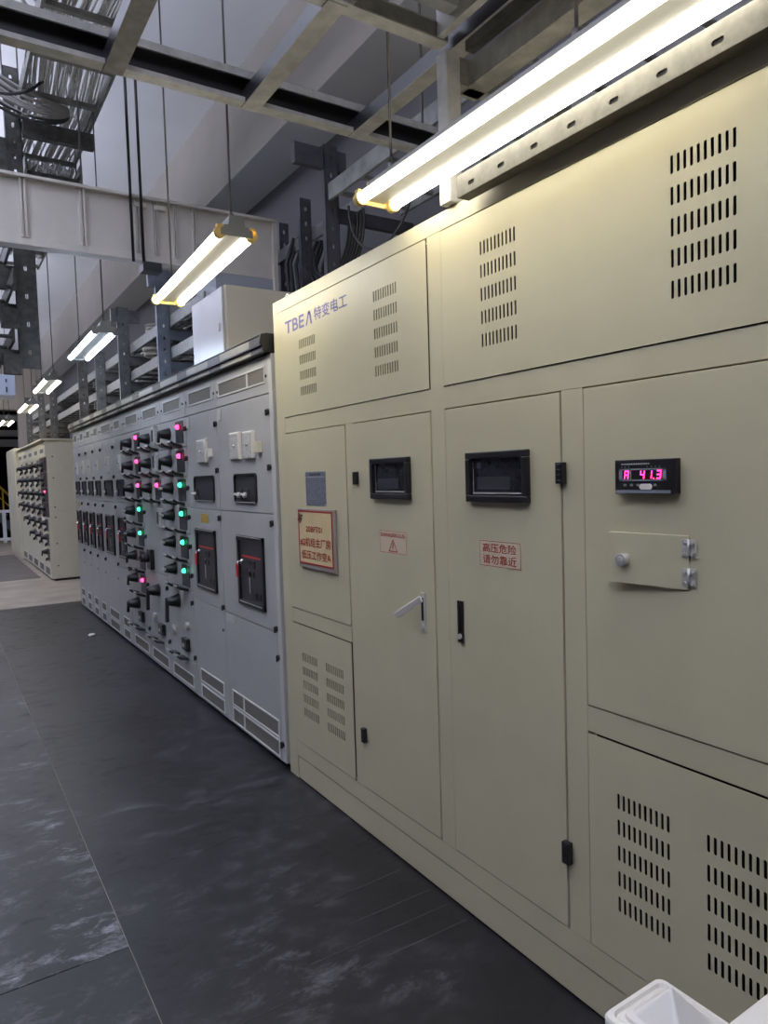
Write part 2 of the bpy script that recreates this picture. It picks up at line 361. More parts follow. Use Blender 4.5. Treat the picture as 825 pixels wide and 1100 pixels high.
# viewing windows
def window(d, y0, y1, z0, z1):
    y0, y1, z0, z1 = pj(.018, y0, y1, z0, z1)
    b = BM(); t = .022; xo = FX-.020
    for a in ((y0, y1, z0, z0+t), (y0, y1, z1-t, z1), (y0, y0+t, z0+t, z1-t), (y1-t, y1, z0+t, z1-t)): bx(b, xo, FX, *a)
    w = obj('window_frame', b, BLACK, d, .003)
    b = BM(); bx(b, FX-.006, FX-.001, y0+t, y1-t, z0+t, z1-t); obj('window_pane', b, GLASS, d)
    b = BM(); s = y0+t+.005; q = y1-t-.005; zz = z0+t+.005; zt = z1-t-.004
    bx(b, FX-.0085, FX-.005, s, q, zz, zz+.005)
    bx(b, FX-.0075, FX-.005, s, s+.002, zz, zt); bx(b, FX-.0075, FX-.005, q-.002, q, zz, zt); obj('window_bead', b, STEEL, d)  # pale strips draw the highlight along the inner frame
    b = BM(); bx(b, FX-.0068, FX-.005, q-.040, q-.020, zt-.028, zt-.008); bx(b, FX-.0066, FX-.005, s+(q-s)*.25, q-.02, zz+.015, zz+(zt-zz)*.5)
    obj('inside_device', b, DARK, d)
window(DA, 2.198, 2.503, 1.498, 1.664); window(DB, 1.562, 1.875, 1.496, 1.663)
# door handles
def swing_handle(d, y0, y1, z0, z1, is_open, m, mb):
    y0, y1, z0, z1 = pj(.008, y0, y1, z0, z1)
    b = BM(); bx(b, FX-.008, FX, y0, y1, z0, z1); obj('handle_plate', b, mb, d, .002)
    b = BM(); bx(b, FX-.010, FX-.007, y0+.008, y1-.008, z0+.045, z1-.02); obj('handle_recess', b, BLACKM, d)
    yc = (y0+y1)/2
    b = BM(); cyl(b, (FX-.013, yc, z0+.022), (FX-.006, yc, z0+.022), .010); bx(b, FX-.014, FX-.012, yc-.007, yc+.002, z0+.016, z0+.032)
    obj('lock', b, STEEL, d)
    b = BM()
    if is_open:
        p0 = Vector((FX-.012, yc, z1-.022)); p1 = Vector((FX-.055, yc+.112, z1-.098)); dv = (p1-p0).normalized(); n = Vector((-1, -.3, -.4)).normalized(); s = dv.cross(n).normalized()
        vs = []
        for p in (p0, p1):
            for a, c in ((-1, -1), (1, -1), (1, 1), (-1, 1)): vs.append(b.verts.new(p+s*.0125*a+n*.005*c))
        for q in ((0, 1, 2, 3), (7, 6, 5, 4), (0, 4, 5, 1), (1, 5, 6, 2), (2, 6, 7, 3), (3, 7, 4, 0)): b.faces.new([vs[i] for i in q])
    else: bx(b, FX-.015, FX-.008, y0+.010, y1-.010, z0+.045, z1-.010)
    obj('handle_lever', b, m, d, .0025)
swing_handle(DA, 2.124, 2.163, .994, 1.146, True, WHT, STEEL)
swing_handle(DB, 1.900, 1.940, .996, 1.145, False, BLACK, BLACK)
# maker's lettering
text('lettering', 'TBE', 3.055, 3.268, 2.316, 2.378, FX-.001, BLUE, P1, bold=.018)
b = BM()                                              # last letter: an A without its bar
def quad(b, p, X, th=.0006):
    b.faces.new([b.verts.new((X-th, y, z)) for y, z in p])
quad(b, [(3.040, 2.316), (3.024, 2.316), (3.004, 2.366), (3.012, 2.378)], FX-.001)
quad(b, [(3.012, 2.378), (3.004, 2.366), (2.988, 2.378), (2.988, 2.378+.0001)], FX-.001)
quad(b, [(2.988, 2.378), (3.012, 2.378), (3.008, 2.362), (2.992, 2.362)], FX-.001)
quad(b, [(2.988, 2.378), (2.972, 2.316), (2.988, 2.316), (3.002, 2.366)], FX-.001)
obj('lettering', b, BLUE, P1)
text('lettering', '特变电工', 2.640, 2.950, 2.322, 2.382, FX-.001, BLUE, P1, bold=.012)
# warning stickers
def frame_lines(b, y0, y1, z0, z1, X, t=.002):
    for a in ((y0, y1, z0, z0+t), (y0, y1, z1-t, z1), (y0, y0+t, z0, z1), (y1-t, y1, z0, z1)): quad(b, [(a[0], a[2]), (a[1], a[2]), (a[1], a[3]), (a[0], a[3])], X)
SX = FX-.0015
st = boxo('warning_sticker', STICK, DA, SX, FX-.0009, 2.240, 2.436, 1.279, 1.372, label='cream warning sticker with a red triangle')
st2 = boxo('warning_sticker', STICK, DB, SX, FX-.0009, 1.608, 1.808, 1.283, 1.371, label='cream warning sticker with red characters')
b = BM(); frame_lines(b, 2.242, 2.434, 1.281, 1.370, SX, .0016)
def tri(b, cy, z0, hw, hh, t, X):
    O = [(cy-hw, z0), (cy+hw, z0), (cy, z0+hh)]; c = (cy, z0+hh/3); I = [(c[0]+(p[0]-c[0])*t, c[1]+(p[1]-c[1])*t) for p in O]
    for i in range(3): quad(b, [O[i], O[(i+1) % 3], I[(i+1) % 3], I[i]], X)
tri(b, 2.337, 1.287, .034, .052, .78, SX)
quad(b, [(2.342, 1.324), (2.336, 1.324), (2.332, 1.309), (2.338, 1.309)], SX); quad(b, [(2.342, 1.311), (2.334, 1.311), (2.339, 1.293), (2.340, 1.293)], SX)
obj('border_and_symbol', b, RED, DA)
text('lettering', 'DANGEROUS', 2.252, 2.424, 1.346, 1.362, SX, RED, DA, bold=.01)
b = BM(); frame_lines(b, 1.610, 1.806, 1.285, 1.369, SX, .0016); obj('border', b, RED, DB)
text('lettering', '高压危险', 1.629, 1.790, 1.331, 1.361, SX, RED, DB, bold=.004)
text('lettering', '请勿靠近', 1.629, 1.790, 1.293, 1.323, SX, RED, DB, bold=.004)
# rating plate and name sign on the fixed panel
b = BM(); bx(b, FX-.003, FX-.001, 2.893, 3.100, 1.457, 1.621)
rp = obj('rating_plate', b, PLATE, D0, .001)
b = BM(); bx(b, FX-.0045, FX-.003, 2.897, 3.096, 1.594, 1.597)
for y in (2.90, 3.093):
    for z in (1.463, 1.615): cyl(b, (FX-.006, y, z), (FX-.003, y, z), .004, n=8)
obj('plate_rivet', b, STEEL, D0)
b = BM()
for k in range(6): bx(b, FX-.0036, FX-.003, 2.940+k*.020, 2.953+k*.020, 1.602, 1.612)
obj('plate_heading', b, DARK, D0)
KS = 1-.013/XF
b = BM(); y0, y1, z0, z1 = pj(.013, 2.797, 3.207, 1.147, 1.441)
bx(b, FX-.014, FX-.001, y0, y1, z0, z1); obj('sign_board', b, SIGNF, D0, .002)
boxo('sign_face', SIGNY, D0, FX-.0155, FX-.0135, y0+.022, y1-.012, z0+.022, z1-.010)
b = BM(); t = .008; a0, a1, c0, c1 = y0+.020, y1-.010, z0+.020, z1-.009
for q in ((a0, a1, c0, c0+t), (a0, a1, c1-t, c1), (a0, a0+t, c0+t, c1-t), (a1-t, a1, c0+t, c1-t)): bx(b, FX-.0165, FX-.015, *q)
obj('sign_border', b, RED, D0)
SXX = FX-.0158
text('lettering', '20BFT01', 2.915, 3.085, 1.330, 1.358, SXX, RED, D0, bold=.012)
text('lettering', '#2机组主厂房', 2.835, 3.155, 1.258, 1.302, SXX, RED, D0, bold=.012)
text('lettering', '低压工作变A', 2.838, 3.14, 1.196, 1.240, SXX, RED, D0, bold=.012)
b = BM()
quad(b, [(3.176, 1.395), (3.176, 1.380), (3.158, 1.384), (3.158, 1.391)], SXX)
quad(b, [(3.158, 1.418), (3.147, 1.418), (3.147, 1.365), (3.158, 1.372)], SXX)
quad(b, [(3.143, 1.412), (3.120, 1.412), (3.120, 1.404), (3.143, 1.404)], SXX); quad(b, [(3.143, 1.396), (3.128, 1.396), (3.128, 1.388), (3.143, 1.388)], SXX)
quad(b, [(3.143, 1.412), (3.135, 1.412), (3.135, 1.375), (3.143, 1.375)], SXX)
obj('sign_emblem', b, BLACK, D0)
# digital meter
b = BM(); mx = FX-.024; my0, my1, mz0, mz1 = 1.050, 1.228, 1.529, 1.617
bx(b, mx, FX, my0, my1, mz0, mz1); obj('meter_case', b, BLACK, DR, .002)
b = BM(); t = .004; sy0, sy1, sz0, sz1 = 1.074, 1.214, 1.562, 1.594
for q in ((sy0, sy1, sz0, sz0+t), (sy0, sy1, sz1-t, sz1), (sy0, sy0+.010, sz0, sz1), (sy1-.010, sy1, sz0, sz1), (1.176, 1.179, sz0, sz1)): bx(b, mx-.0012, mx, *q)
bx(b, mx-.001, mx, my0+.012, my1-.002, mz0+.002, mz0+.010)
obj('meter_bezel', b, mat('meter_bezel', (.22, .24, .28), .4), DR)
b = BM()
for k in range(14): bx(b, mx-.0006, mx, 1.122+k*.0062, 1.1262+k*.0062, 1.604, 1.6075)
obj('meter_marking', b, GREYL, DR)
b = BM()
for y in (1.205, 1.195, 1.183, 1.128, 1.116, 1.104, 1.092):
    quad(b, [(y+.003, 1.597), (y-.003, 1.597), (y, 1.602)], mx) if False else b.faces.new([b.verts.new((mx-.0006, yy, zz)) for yy, zz in ((y+.0025, 1.597), (y-.0025, 1.597), (y, 1.601))])
for y in (1.196, 1.176, 1.156, 1.106): bx(b, mx-.001, mx, y-.004, y+.004, 1.549, 1.555)
obj('meter_button', b, mat('meter_button', (.25, .24, .25), .5), DR)
b = BM(); prism(b, [(y, z) for y, z in [(1.118, 1.540), (1.146, 1.540), (1.151, 1.545), (1.151, 1.550), (1.146, 1.555), (1.118, 1.555), (1.113, 1.550), (1.113, 1.545)]], mx-.003, mx, 'X')
obj('meter_button', b, WHT, DR, .001)
SEG = {'A': 'abcefg', '4': 'bcfg', '1': 'bc', '3': 'abcdg'}
def seg(b, ch, cy, cz, w, h):
    t = .0032; X = mx-.0008; k = .12
    def q(y0, y1, z0, z1):
        P = [(y0, z0), (y1, z0), (y1, z1), (y0, z1)]; quad(b, [(y-(z-cz)*k, z) for y, z in P], X)
    for s in SEG[ch]:
        if s == 'a': q(cy-w/2+.001, cy+w/2-.001, cz+h/2-t, cz+h/2)
        if s == 'g': q(cy-w/2+.001, cy+w/2-.001, cz-t/2, cz+t/2)
        if s == 'd': q(cy-w/2+.001, cy+w/2-.001, cz-h/2, cz-h/2+t)
        if s == 'b': q(cy-w/2, cy-w/2+t, cz+.001, cz+h/2-.001)
        if s == 'c': q(cy-w/2, cy-w/2+t, cz-h/2+.001, cz-.001)
        if s == 'f': q(cy+w/2-t, cy+w/2, cz+.001, cz+h/2-.001)
        if s == 'e': q(cy+w/2-t, cy+w/2, cz-h/2+.001, cz-.001)
b = BM(); zc = 1.578
for ch, cy in (('A', 1.190), ('4', 1.142), ('1', 1.120), ('3', 1.094)): seg(b, ch, cy, zc, .0135, .022)
quad(b, [(1.1105, 1.567), (1.1075, 1.567), (1.1075, 1.570), (1.1105, 1.570)], mx-.0008)
obj('meter_digits', b, DIGIT, DR)
# small hinged hatch standing slightly ajar
hy0, hy1, hz0, hz1 = 1.027, 1.250, 1.294, 1.428
b = BM(); prism(b, [(FX-.004, hy0), (FX-.026, hy1), (FX-.010, hy1), (FX-.0005, hy0)], hz0, hz1, 'Z'); HT = obj('hatch', b, BEIGE, T, .0015)
b = BM(); cyl(b, (FX-.038, 1.204, 1.3565), (FX-.018, 1.204, 1.3565), .0165, .0185, 24); cyl(b, (FX-.0395, 1.204, 1.3565), (FX-.037, 1.204, 1.3565), .009, n=16)
bx(b, FX-.041, FX-.039, 1.198, 1.210, 1.355, 1.358); obj('lock', b, CHROME, HT, .001)
for z0 in (1.303, 1.374):
    b = BM(); z1 = z0+.045
    bx(b, FX-.0075, FX-.002, 1.029, 1.045, z0, z1); bx(b, FX-.0045, FX-.001, 1.009, 1.024, z0, z1); cyl(b, (FX-.006, 1.0265, z0), (FX-.006, 1.0265, z1), .0035, n=10)
    for y in (1.037, 1.0165):
        for z in (z0+.009, z1-.009): cyl(b, (FX-.0105, y, z), (FX-.004, y, z), .0042, n=10)
    obj('hinge', b, STEEL, HT)
# lifting eye on the top corner
b = BM(); tube(b, [(1.60+.0, 3.37+.022*math.cos(t), 2.525+.022*math.sin(t)) for t in [2*math.pi*i/20 for i in range(21)]], .005, 8); obj('lifting_eye', b, WHT, T)

# ================================================================== grey switchgear row
GX = XF
Z1, Z2, Z3 = 2.050, 1.400, 0.750; ZTOP = 2.255
def latch(par, y, z, X=GX, s=1.0):
    y *= 1-.012/XF
    b = BM(); cyl(b, (X-.012*s, y, z), (X, y, z), .016*s, n=14); bx(b, X-.020*s, X-.010*s, y-.005, y+.005, z-.020*s, z+.012*s); obj('latch', b, BLACK, par)
def gdoor(cab, name, y0, y1, z0, z1, m=None, X=GX, e=.003):
    return boxo(name, m or GREY, cab, X-.001, X+.018, y0+e, y1-e, z0+e, z1-e, bevel=.002)
def gvent(par, y0, y1, z0, z1, X=GX, split=None):
    b = BM(); bx(b, X-.0018, X-.0005, y0, y1, z0, z1); v = obj('vent', b, VENT, par)
    b = BM(); t = .010
    for a in ((y0-t, y1+t, z0-t, z0), (y0-t, y1+t, z1, z1+t), (y0-t, y0, z0, z1), (y1, y1+t, z0, z1)): bx(b, X-.006, X-.0005, *a)
    if split: bx(b, X-.006, X-.0005, split-t, split+t, z0, z1)
    obj('vent_rim', b, GRIM, par, .001)
def meterbox(par, y0, y1, z0, z1, X=GX):
    y0, y1, z0, z1 = pj(.018, y0, y1, z0, z1)
    b = BM(); bx(b, X-.020, X, y0, y1, z0, z1); obj('meter_box', b, WHT, par, .004)
    b = BM(); bx(b, X-.024, X-.019, y0+.014, y1-.012, z0+.006, z1-.010); obj('meter_face', b, WHTM, par, .001)
    b = BM(); yc = y0+(y1-y0)*.40; zc = (z0+z1)/2; cyl(b, (X-.034, yc, zc), (X-.023, yc, zc), .009, n=12); obj('meter_knob', b, CHROME, par)
def recess(par, y0, y1, z0, z1, X=GX, gear=1):
    r = .02
    def rr(y0, y1, z0, z1, r):
        out = []
        for cy, cz, a in ((y1-r, z1-r, 0), (y0+r, z1-r, 90), (y0+r, z0+r, 180), (y1-r, z0+r, 270)):
            for k in range(4): t = math.radians(a+30*k); out.append((cy+r*math.cos(t), cz+r*math.sin(t)))
        return out
    b = BM(); prism(b, rr(y0+.008, y1-.008, z0+.008, z1-.008, r), X-.0025, X-.0008, 'X'); obj('recess_back', b, DARK, par)
    b = BM(); O = rr(y0, y1, z0, z1, r+.006); I = rr(y0+.011, y1-.011, z0+.011, z1-.011, r-.003); n = len(O)
    vo = [[b.verts.new((x, *p)) for p in O] for x in (X-.012, X)]; vi = [[b.verts.new((x, *p)) for p in I] for x in (X-.012, X)]
    for i in range(n):
        j = (i+1) % n
        b.faces.new((vo[0][i], vo[0][j], vi[0][j], vi[0][i])); b.faces.new((vo[1][i], vo[1][j], vo[0][j], vo[0][i])); b.faces.new((vi[0][i], vi[0][j], vi[1][j], vi[1][i]))
    obj('recess_rim', b, BLACK, par)
    b = BM(); bx(b, X-.014, X-.011, y0+.02, y1-.02, z0+.004, z0+.009); obj('recess_sill', b, STEEL, par)
    for k in range(gear):
        yc = y1-(.045 if gear == 1 else .10+.10*k); b = BM()
        bx(b, X-.012, X-.002, yc-.028, yc+.028, z0+.018, z0+.085)
        obj('switch_base', b, DARK, par, .002)
        b = BM(); cyl(b, (X-.028, yc+.006, z0+.05), (X-.010, yc+.006, z0+.05), .016, n=12); tube(b, [(X-.026, yc-.02, z0+.045), (X-.026, yc+.045, z0+.056)], .007, 8)
        obj('key_switch', b, STEEL, par)
def breaker(par, y0, y1, z0, z1, X=GX):
    t = .030
    b = BM()
    for a in ((y0, y1, z0, z0+t), (y0, y1, z1-t, z1), (y0, y0+t, z0, z1), (y1-t, y1, z0, z1)): bx(b, X-.016, X-.0005, *a)
    obj('window_frame', b, BLACK, par, .003)
    b = BM(); bx(b, X-.004, X-.0005, y0+t, y1-t, z0+t, z1-t); obj('breaker_face', b, DARK, par)
    b = BM(); bx(b, X-.018, X-.015, y0+.02, y1-.01, z1-.009, z1-.003); bx(b, X-.018, X-.015, y0+t, y1-t, z0+.017, z0+.023); obj('frame_bead', b, STEEL, par)
    w = y1-y0; c = (y0+y1)/2
    b = BM(); bx(b, X-.006, X-.0035, y0+t+.012, y1-t-.03, z1-.128, z1-.118); obj('red_stripe', b, REDTAG, par)
    b = BM()
    for (dy, dz, a, h2) in ((.03, -.155, .035, .010), (-.04, -.165, .02, .02), (.03, -.225, .014, .016), (-.03, -.225, .014, .016), (-.06, -.345, .02, .02), (-.12, -.345, .018, .018)):
        yy = c+dy*w/.4; bx(b, X-.008, X-.0035, yy-a*w/.4, yy+a*w/.4, z1+dz-h2, z1+dz+h2)
    obj('breaker_button', b, BLACK, par)
    b = BM(); bx(b, X-.006, X-.0035, c-.01, c+.035*w/.4, z1-.150, z1-.146); bx(b, X-.007, X-.0035, c+.028, c+.034, z1-.34, z1-.2); obj('breaker_marking', b, GREYL, par)
    ky = y1-.075*w/.4; kz = z1-.155; kt = (ky+.10*w/.4)*.967
    b = BM(); tube(b, [(X-.004, ky, kz), (X-.035, ky, kz), (X-.05, kt+.013, kz-.012)], .0055, 8); cyl(b, (X-.02, ky, kz), (X-.004, ky, kz), .012, n=12); obj('key', b, CHROME, par)
    b = BM(); bx(b, X-.056, X-.046, kt, kt+.030, kz-.09, kz-.010); obj('key_tag', b, REDTAG, par, .006)

def lever(b, p, q, w, t):
    p = Vector(p); q = Vector(q); d = (q-p).normalized(); n = Vector((1, 0, 0)); s = d.cross(n).normalized(); vs = []
    for P in (p, q):
        for a, c in ((-1, -1), (1, -1), (1, 1), (-1, 1)): vs.append(b.verts.new(P+s*w/2*a+n*t/2*c))
    for k in ((0, 1, 2, 3), (7, 6, 5, 4), (0, 4, 5, 1), (1, 5, 6, 2), (2, 6, 7, 3), (3, 7, 4, 0)): b.faces.new([vs[i] for i in k])
def knob(par, y, z, X=GX, s=1.0, mode='down'):
    y -= .02*y; z = EYE+(z-EYE)*.975
    b = BM(); cyl(b, (X-.010, y, z), (X, y, z), .058*s, n=24); cyl(b, (X-.085*s, y, z), (X-.010, y, z), .034*s, .054*s, 24); cyl(b, (X-.100*s, y, z), (X-.085*s, y, z), .030*s, .034*s, 20)
    obj('rotary_switch', b, BLACK, par, .002)
    b = BM()
    if mode == 'down': lever(b, (X-.095*s, y, z+.02*s), (X-.100*s, y+.012*s, z-.075*s), .030*s, .022*s)
    elif mode == 'long': lever(b, (X-.095*s, y, z+.03*s), (X-.100*s, y+.005, z-.165*s), .034*s, .026*s)
    else: lever(b, (X-.105*s, y+.035*s, z), (X-.105*s, y-.035*s, z), .022*s, .02*s)
    obj('switch_handle', b, BLACK if mode != 'side' else STEEL, par, .003)
def pull(par, y, z, X=GX, m=None):
    """flap handle that stands out from the drawer's lower edge"""
    b = BM(); prism(b, [(X-.001, z+.006), (X-.055, z+.020), (X-.082, z+.038), (X-.086, z+.026), (X-.060, z+.002), (X-.001, z-.014)], y-.055, y+.055, 'Y')
    obj('pull_handle', b, m or BLACK, par, .003)
    b = BM(); prism(b, [(X-.0865, z+.026), (X-.0825, z+.0395), (X-.062, z+.029), (X-.060, z+.026), (X-.080, z+.034)], y-.048, y+.048, 'Y'); obj('handle_trim', b, STEEL, par)
def indicator(par, y0, y1, z0, z1, led, X=GX):
    b = BM(); bx(b, X-.006, X-.0005, y0, y1, z0, z1); obj('indicator_panel', b, DARK, par, .001)
    b = BM(); bx(b, X-.008, X-.005, y0+.03, y0+.06, z1-.07, z1-.04); obj('panel_marking', b, BLACK, par)
    if led:
        b = BM(); yc = (y1-.05*(y1-y0)/.19)*.990; zc = z1-.042; cyl(b, (X-.012, yc, zc), (X-.005, yc, zc), .024, n=16); obj('lamp_ring', b, BLACK, par)
        b = BM(); bmesh.ops.create_uvsphere(b, u_segments=14, v_segments=8, radius=.019)
        for v in b.verts: v.co = Vector((v.co.x*1.1+X-.016, v.co.y+yc, v.co.z+zc))
        for q in b.faces: q.smooth = True
        obj('indicator_lamp', b, LEDR if led == 'r' else LEDG, par)
def device(par, y, z, X=GX):
    y *= .98
    b = BM(); bx(b, X-.035, X, y-.045, y+.045, z-.075, z+.075); obj('terminal_cover', b, WHTM, par, .004)
    b = BM(); bx(b, X-.038, X-.034, y-.018, y+.022, z-.05, z+.045); obj('terminal_slot', b, DARK, par)
def drawer(cab, y0, y1, z0, z1, led, dev=False, X=GX, m=None, mode=None):
    d = gdoor(cab, 'drawer', y0, y1, z0, z1, m, X); w = y1-y0; H = z1-z0
    zk = z1-H*.42
    knob(d, y1-w*.19, zk, X, .85 if led or dev else .7, mode or ('side' if led == 'g' else 'down'))
    if dev: device(d, y0+w*.40, z1-H*.40, X)
    else: indicator(d, y0+w*.09, y0+w*.37, z0+H*.14, z1-H*.1, led, X)
    latch(d, y0+w*.045, zk+.005, X)
    pull(d, y0+w*.62, z0+.010, X); pull(d, y0+w*.24, z0+.010, X)
    return d
def sq_label(par, y0, y1, z0, z1, X=GX): boxo('label_plate', GREYL, par, X-.004, X-.0005, y0, y1, z0, z1, bevel=.0008)
def cab_body(cab, y0, y1, m=None, X=GX, ztop=ZTOP, depth=2.5):
    boxo('cabinet_body', m or GREY, cab, X+.016, depth, y0+.001, y1-.001, .035, ztop)
    boxo('plinth', BLACK, cab, X+.05, depth-.04, y0+.001, y1-.001, 0.006 if X == GX and y1 < 11 else 0, .0355)

def breaker_cab(y0, y1, label, right=0.0, two=False, yellow=False):
    c = thing('switchgear_cabinet', label, 'switchgear cabinet', (2.0, (y0+y1)/2, 0), 'grey switchgear cabinets of the near row'); cab_body(c, y0, y1)
    yr = y0+right; w = y1-yr
    if right: boxo('side_trim', GREYL, c, GX-.004, GX+.02, y0+.004, yr-.002, .04, ZTOP, bevel=.003)
    t = gdoor(c, 'upper_cover', yr, y1, Z1, ZTOP)
    if two: gvent(t, 3.555, 4.272, 2.118, 2.193, split=3.80)
    elif w > .55: gvent(t, yr+w*.13, y1-w*.16, 2.122, 2.196)
    else: gvent(t, yr+w*.30, y1-w*.22, 2.122, 2.196)
    for yy in (yr+.03, y1-.035):
        b = BM(); cyl(b, (GX-.006, yy, 2.145), (GX, yy, 2.145), .009, n=10); obj('cover_screw', b, BLACK, t)
    d = gdoor(c, 'instrument_door', yr, y1, Z2, Z1)
    sq_label(d, y1-.09, y1-.012, 1.965, 2.035)
    if two:
        meterbox(d, 3.93, 4.13, 1.712, 1.876); meterbox(d, 3.722, 3.915, 1.712, 1.870); boxo('push_button_box', mat('aged_white', (.6, .56, .42), .4), d, GX-.03, GX, 3.63, 3.675, 1.74, 1.80, bevel=.003)
        recess(d, 3.715, 4.060, 1.452, 1.628, gear=2)
    else:
        k = w/.65; meterbox(d, yr+.30*w, yr+.66*w, 1.712, 1.868); recess(d, yr+.13*w, yr+.76*w, 1.450, 1.625)
        if k > .95 and y0 < 5.2: boxo('push_button_box', WHT, d, GX-.03, GX, yr+.16*w, yr+.22*w, 1.745, 1.80, bevel=.003)
    for z in (1.952, 1.656): latch(d, yr+.045, z)
    m_ = gdoor(c, 'breaker_door', yr, y1, Z3, Z2)
    if two: breaker(m_, 3.648, 4.047, .845, 1.262)
    else: breaker(m_, yr+.16*w, yr+.78*w, .848, 1.262)
    for z in (1.352, .773): latch(m_, yr+.04, z)
    if yellow: boxo('yellow_sticker', YELS, m_, GX-.0015, GX-.0005, yr+w*.36, yr+w*.60, 1.305, 1.365)
    l = gdoor(c, 'lower_door', yr, y1, .032, Z3)
    if two:
        gvent(l, 3.545, 4.245, .168, .250, split=4.06); gvent(l, 3.545, 4.245, .058, .138, split=4.06); latch(l, 3.53, .617); latch(l, 3.515, .140); sq_label(l, 4.16, 4.30, .695, .742)
    else:
        a, e2 = (yr+w*.12, y1-w*.18) if w > .55 else (yr+w*.25, y1-w*.25)
        gvent(l, a, e2, .176, .250); gvent(l, a, e2, .060, .136)
        b = BM(); cyl(b, (GX-.006, yr+.04, .617), (GX, yr+.04, .617), .009, n=10); obj('cover_screw', b, BLACK, l)
    return c
def drawer_cab(y0, y1, label, rows, lower):
    c = thing('switchgear_cabinet', label, 'switchgear cabinet', (2.0, (y0+y1)/2, 0), 'grey switchgear cabinets of the near row'); cab_body(c, y0, y1); w = y1-y0
    t = gdoor(c, 'upper_cover', y0, y1, Z1, ZTOP); gvent(t, y0+w*.18, y1-w*.16, 2.122, 2.196)
    for yy in (y0+.05, y1-.045):
        b = BM(); cyl(b, (GX-.006, yy, 2.145), (GX, yy, 2.145), .009, n=10); obj('cover_screw', b, BLACK, t)
    H = .211; z = Z1-.0
    for r in rows:
        z0 = z-H
        drawer(c, y0, y1, z0, z, None if r == 'd' else r, r == 'd'); z = z0
    lower(c, y0, y1, z)
    b_ = gdoor(c, 'base_cover', y0, y1, .032, .262); gvent(b_, y0+w*.12, y1-w*.12, .075, .150)
    return c
def low_handle(d, y, z, y1):
    knob(d, y, z, mode='long', s=.95)
    b = BM(); cyl(b, (GX-.03, y-.0, z-.225), (GX-.012, y, z-.225), .032, n=16); bx(b, GX-.014, GX, y-.03, y+.06, z-.26, z-.19); obj('hasp', b, STEEL, d, .003)
def blackbox(d, y, z):
    b = BM(); bx(b, GX-.030, GX, y-.05, y+.07, z-.045, z+.045); obj('auxiliary_switch', b, BLACK, d, .002)
    b = BM(); bx(b, GX-.032, GX-.029, y-.0, y+.05, z-.02, z+.005); obj('switch_marking', b, GREYL, d)
def lowA(c, y0, y1, z):       # right-hand drawer column
    d = gdoor(c, 'feeder_door', y0, y1, .262, z); low_handle(d, 5.472, .655, y1); blackbox(d, 5.17, .375)
    b = BM(); cyl(b, (GX-.028, 5.13, .52), (GX, 5.13, .52), .030, n=16); obj('hasp', b, STEEL, d, .003)
    latch(d, y0+.04, .31); latch(d, y0+.05, .71); pull(d, y1-.2, .262, m=DARK); pull(d, y0+.24, .262, m=DARK)
def lowB(c, y0, y1, z):
    d = gdoor(c, 'blank_door', y0, y1, .835, z); device(d, 5.84, 1.306); latch(d, y0+.05, 1.33)
    b = BM(); bx(b, GX-.035, GX, 6.02, 6.14, .85, 1.02); obj('isolator_base', b, BLACK, d, .003)
    b = BM(); cyl(b, (GX-.10, 6.09, .95), (GX-.03, 6.09, .95), .032, .04, 20); lever(b, (GX-.105, 6.15, .94), (GX-.105, 6.03, .965), .03, .02); obj('isolator_knob', b, BLACK, d, .002)
    d = gdoor(c, 'feeder_door', y0, y1, .262, .835); low_handle(d, 6.05, .665, y1); blackbox(d, 5.83, .375)
    latch(d, y0+.04, .31); latch(d, y0+.05, .74); pull(d, y1-.2, .262, m=DARK); pull(d, y0+.24, .262, m=DARK)
def lowC(c, y0, y1, z):
    d = gdoor(c, 'feeder_door', y0, y1, .262, z); knob(d, 6.776, .455, mode='down'); blackbox(d, 6.50, .375)
    latch(d, y0+.04, .31); pull(d, y1-.2, .262, m=DARK); pull(d, y0+.24, .262, m=DARK)

breaker_cab(3.450, 4.340, 'widest grey switchgear cabinet, nearest the beige enclosure, with two white meter boxes', right=.055, two=True)
breaker_cab(4.340, 4.990, 'grey breaker cabinet with one meter box and a yellow sticker, right of the drawer cabinets', yellow=True)
drawer_cab(4.990, 5.640, 'grey drawer cabinet with two red lamps above four green lamps', ['r', 'r', 'g', 'g', 'g', 'g'], lowA)
drawer_cab(5.640, 6.270, 'grey drawer cabinet with a single red lamp and two white terminal covers', ['d', 'd', 'r'], lowB)
drawer_cab(6.270, 6.920, 'grey drawer cabinet with seven lamps, green ones between reds', ['r', 'r', 'r', 'g', 'g', 'r', 'r'], lowC)
breaker_cab(6.920, 7.420, 'grey breaker cabinet directly left of the drawer cabinets, with a narrow top vent')
breaker_cab(7.420, 8.050, 'grey breaker cabinet second left of the drawer cabinets, with a wide top vent')
breaker_cab(8.050, 8.480, 'narrow grey breaker cabinet just left of the wide-vented breaker cabinet')
breaker_cab(8.480, 8.920, 'narrow grey breaker cabinet, third from the far left end of the grey row')
breaker_cab(8.920, 9.340, 'narrow grey breaker cabinet, second from the far left end of the grey row')
breaker_cab(9.340, 9.780, 'grey breaker cabinet at the far left end, with a yellow sticker', yellow=True)

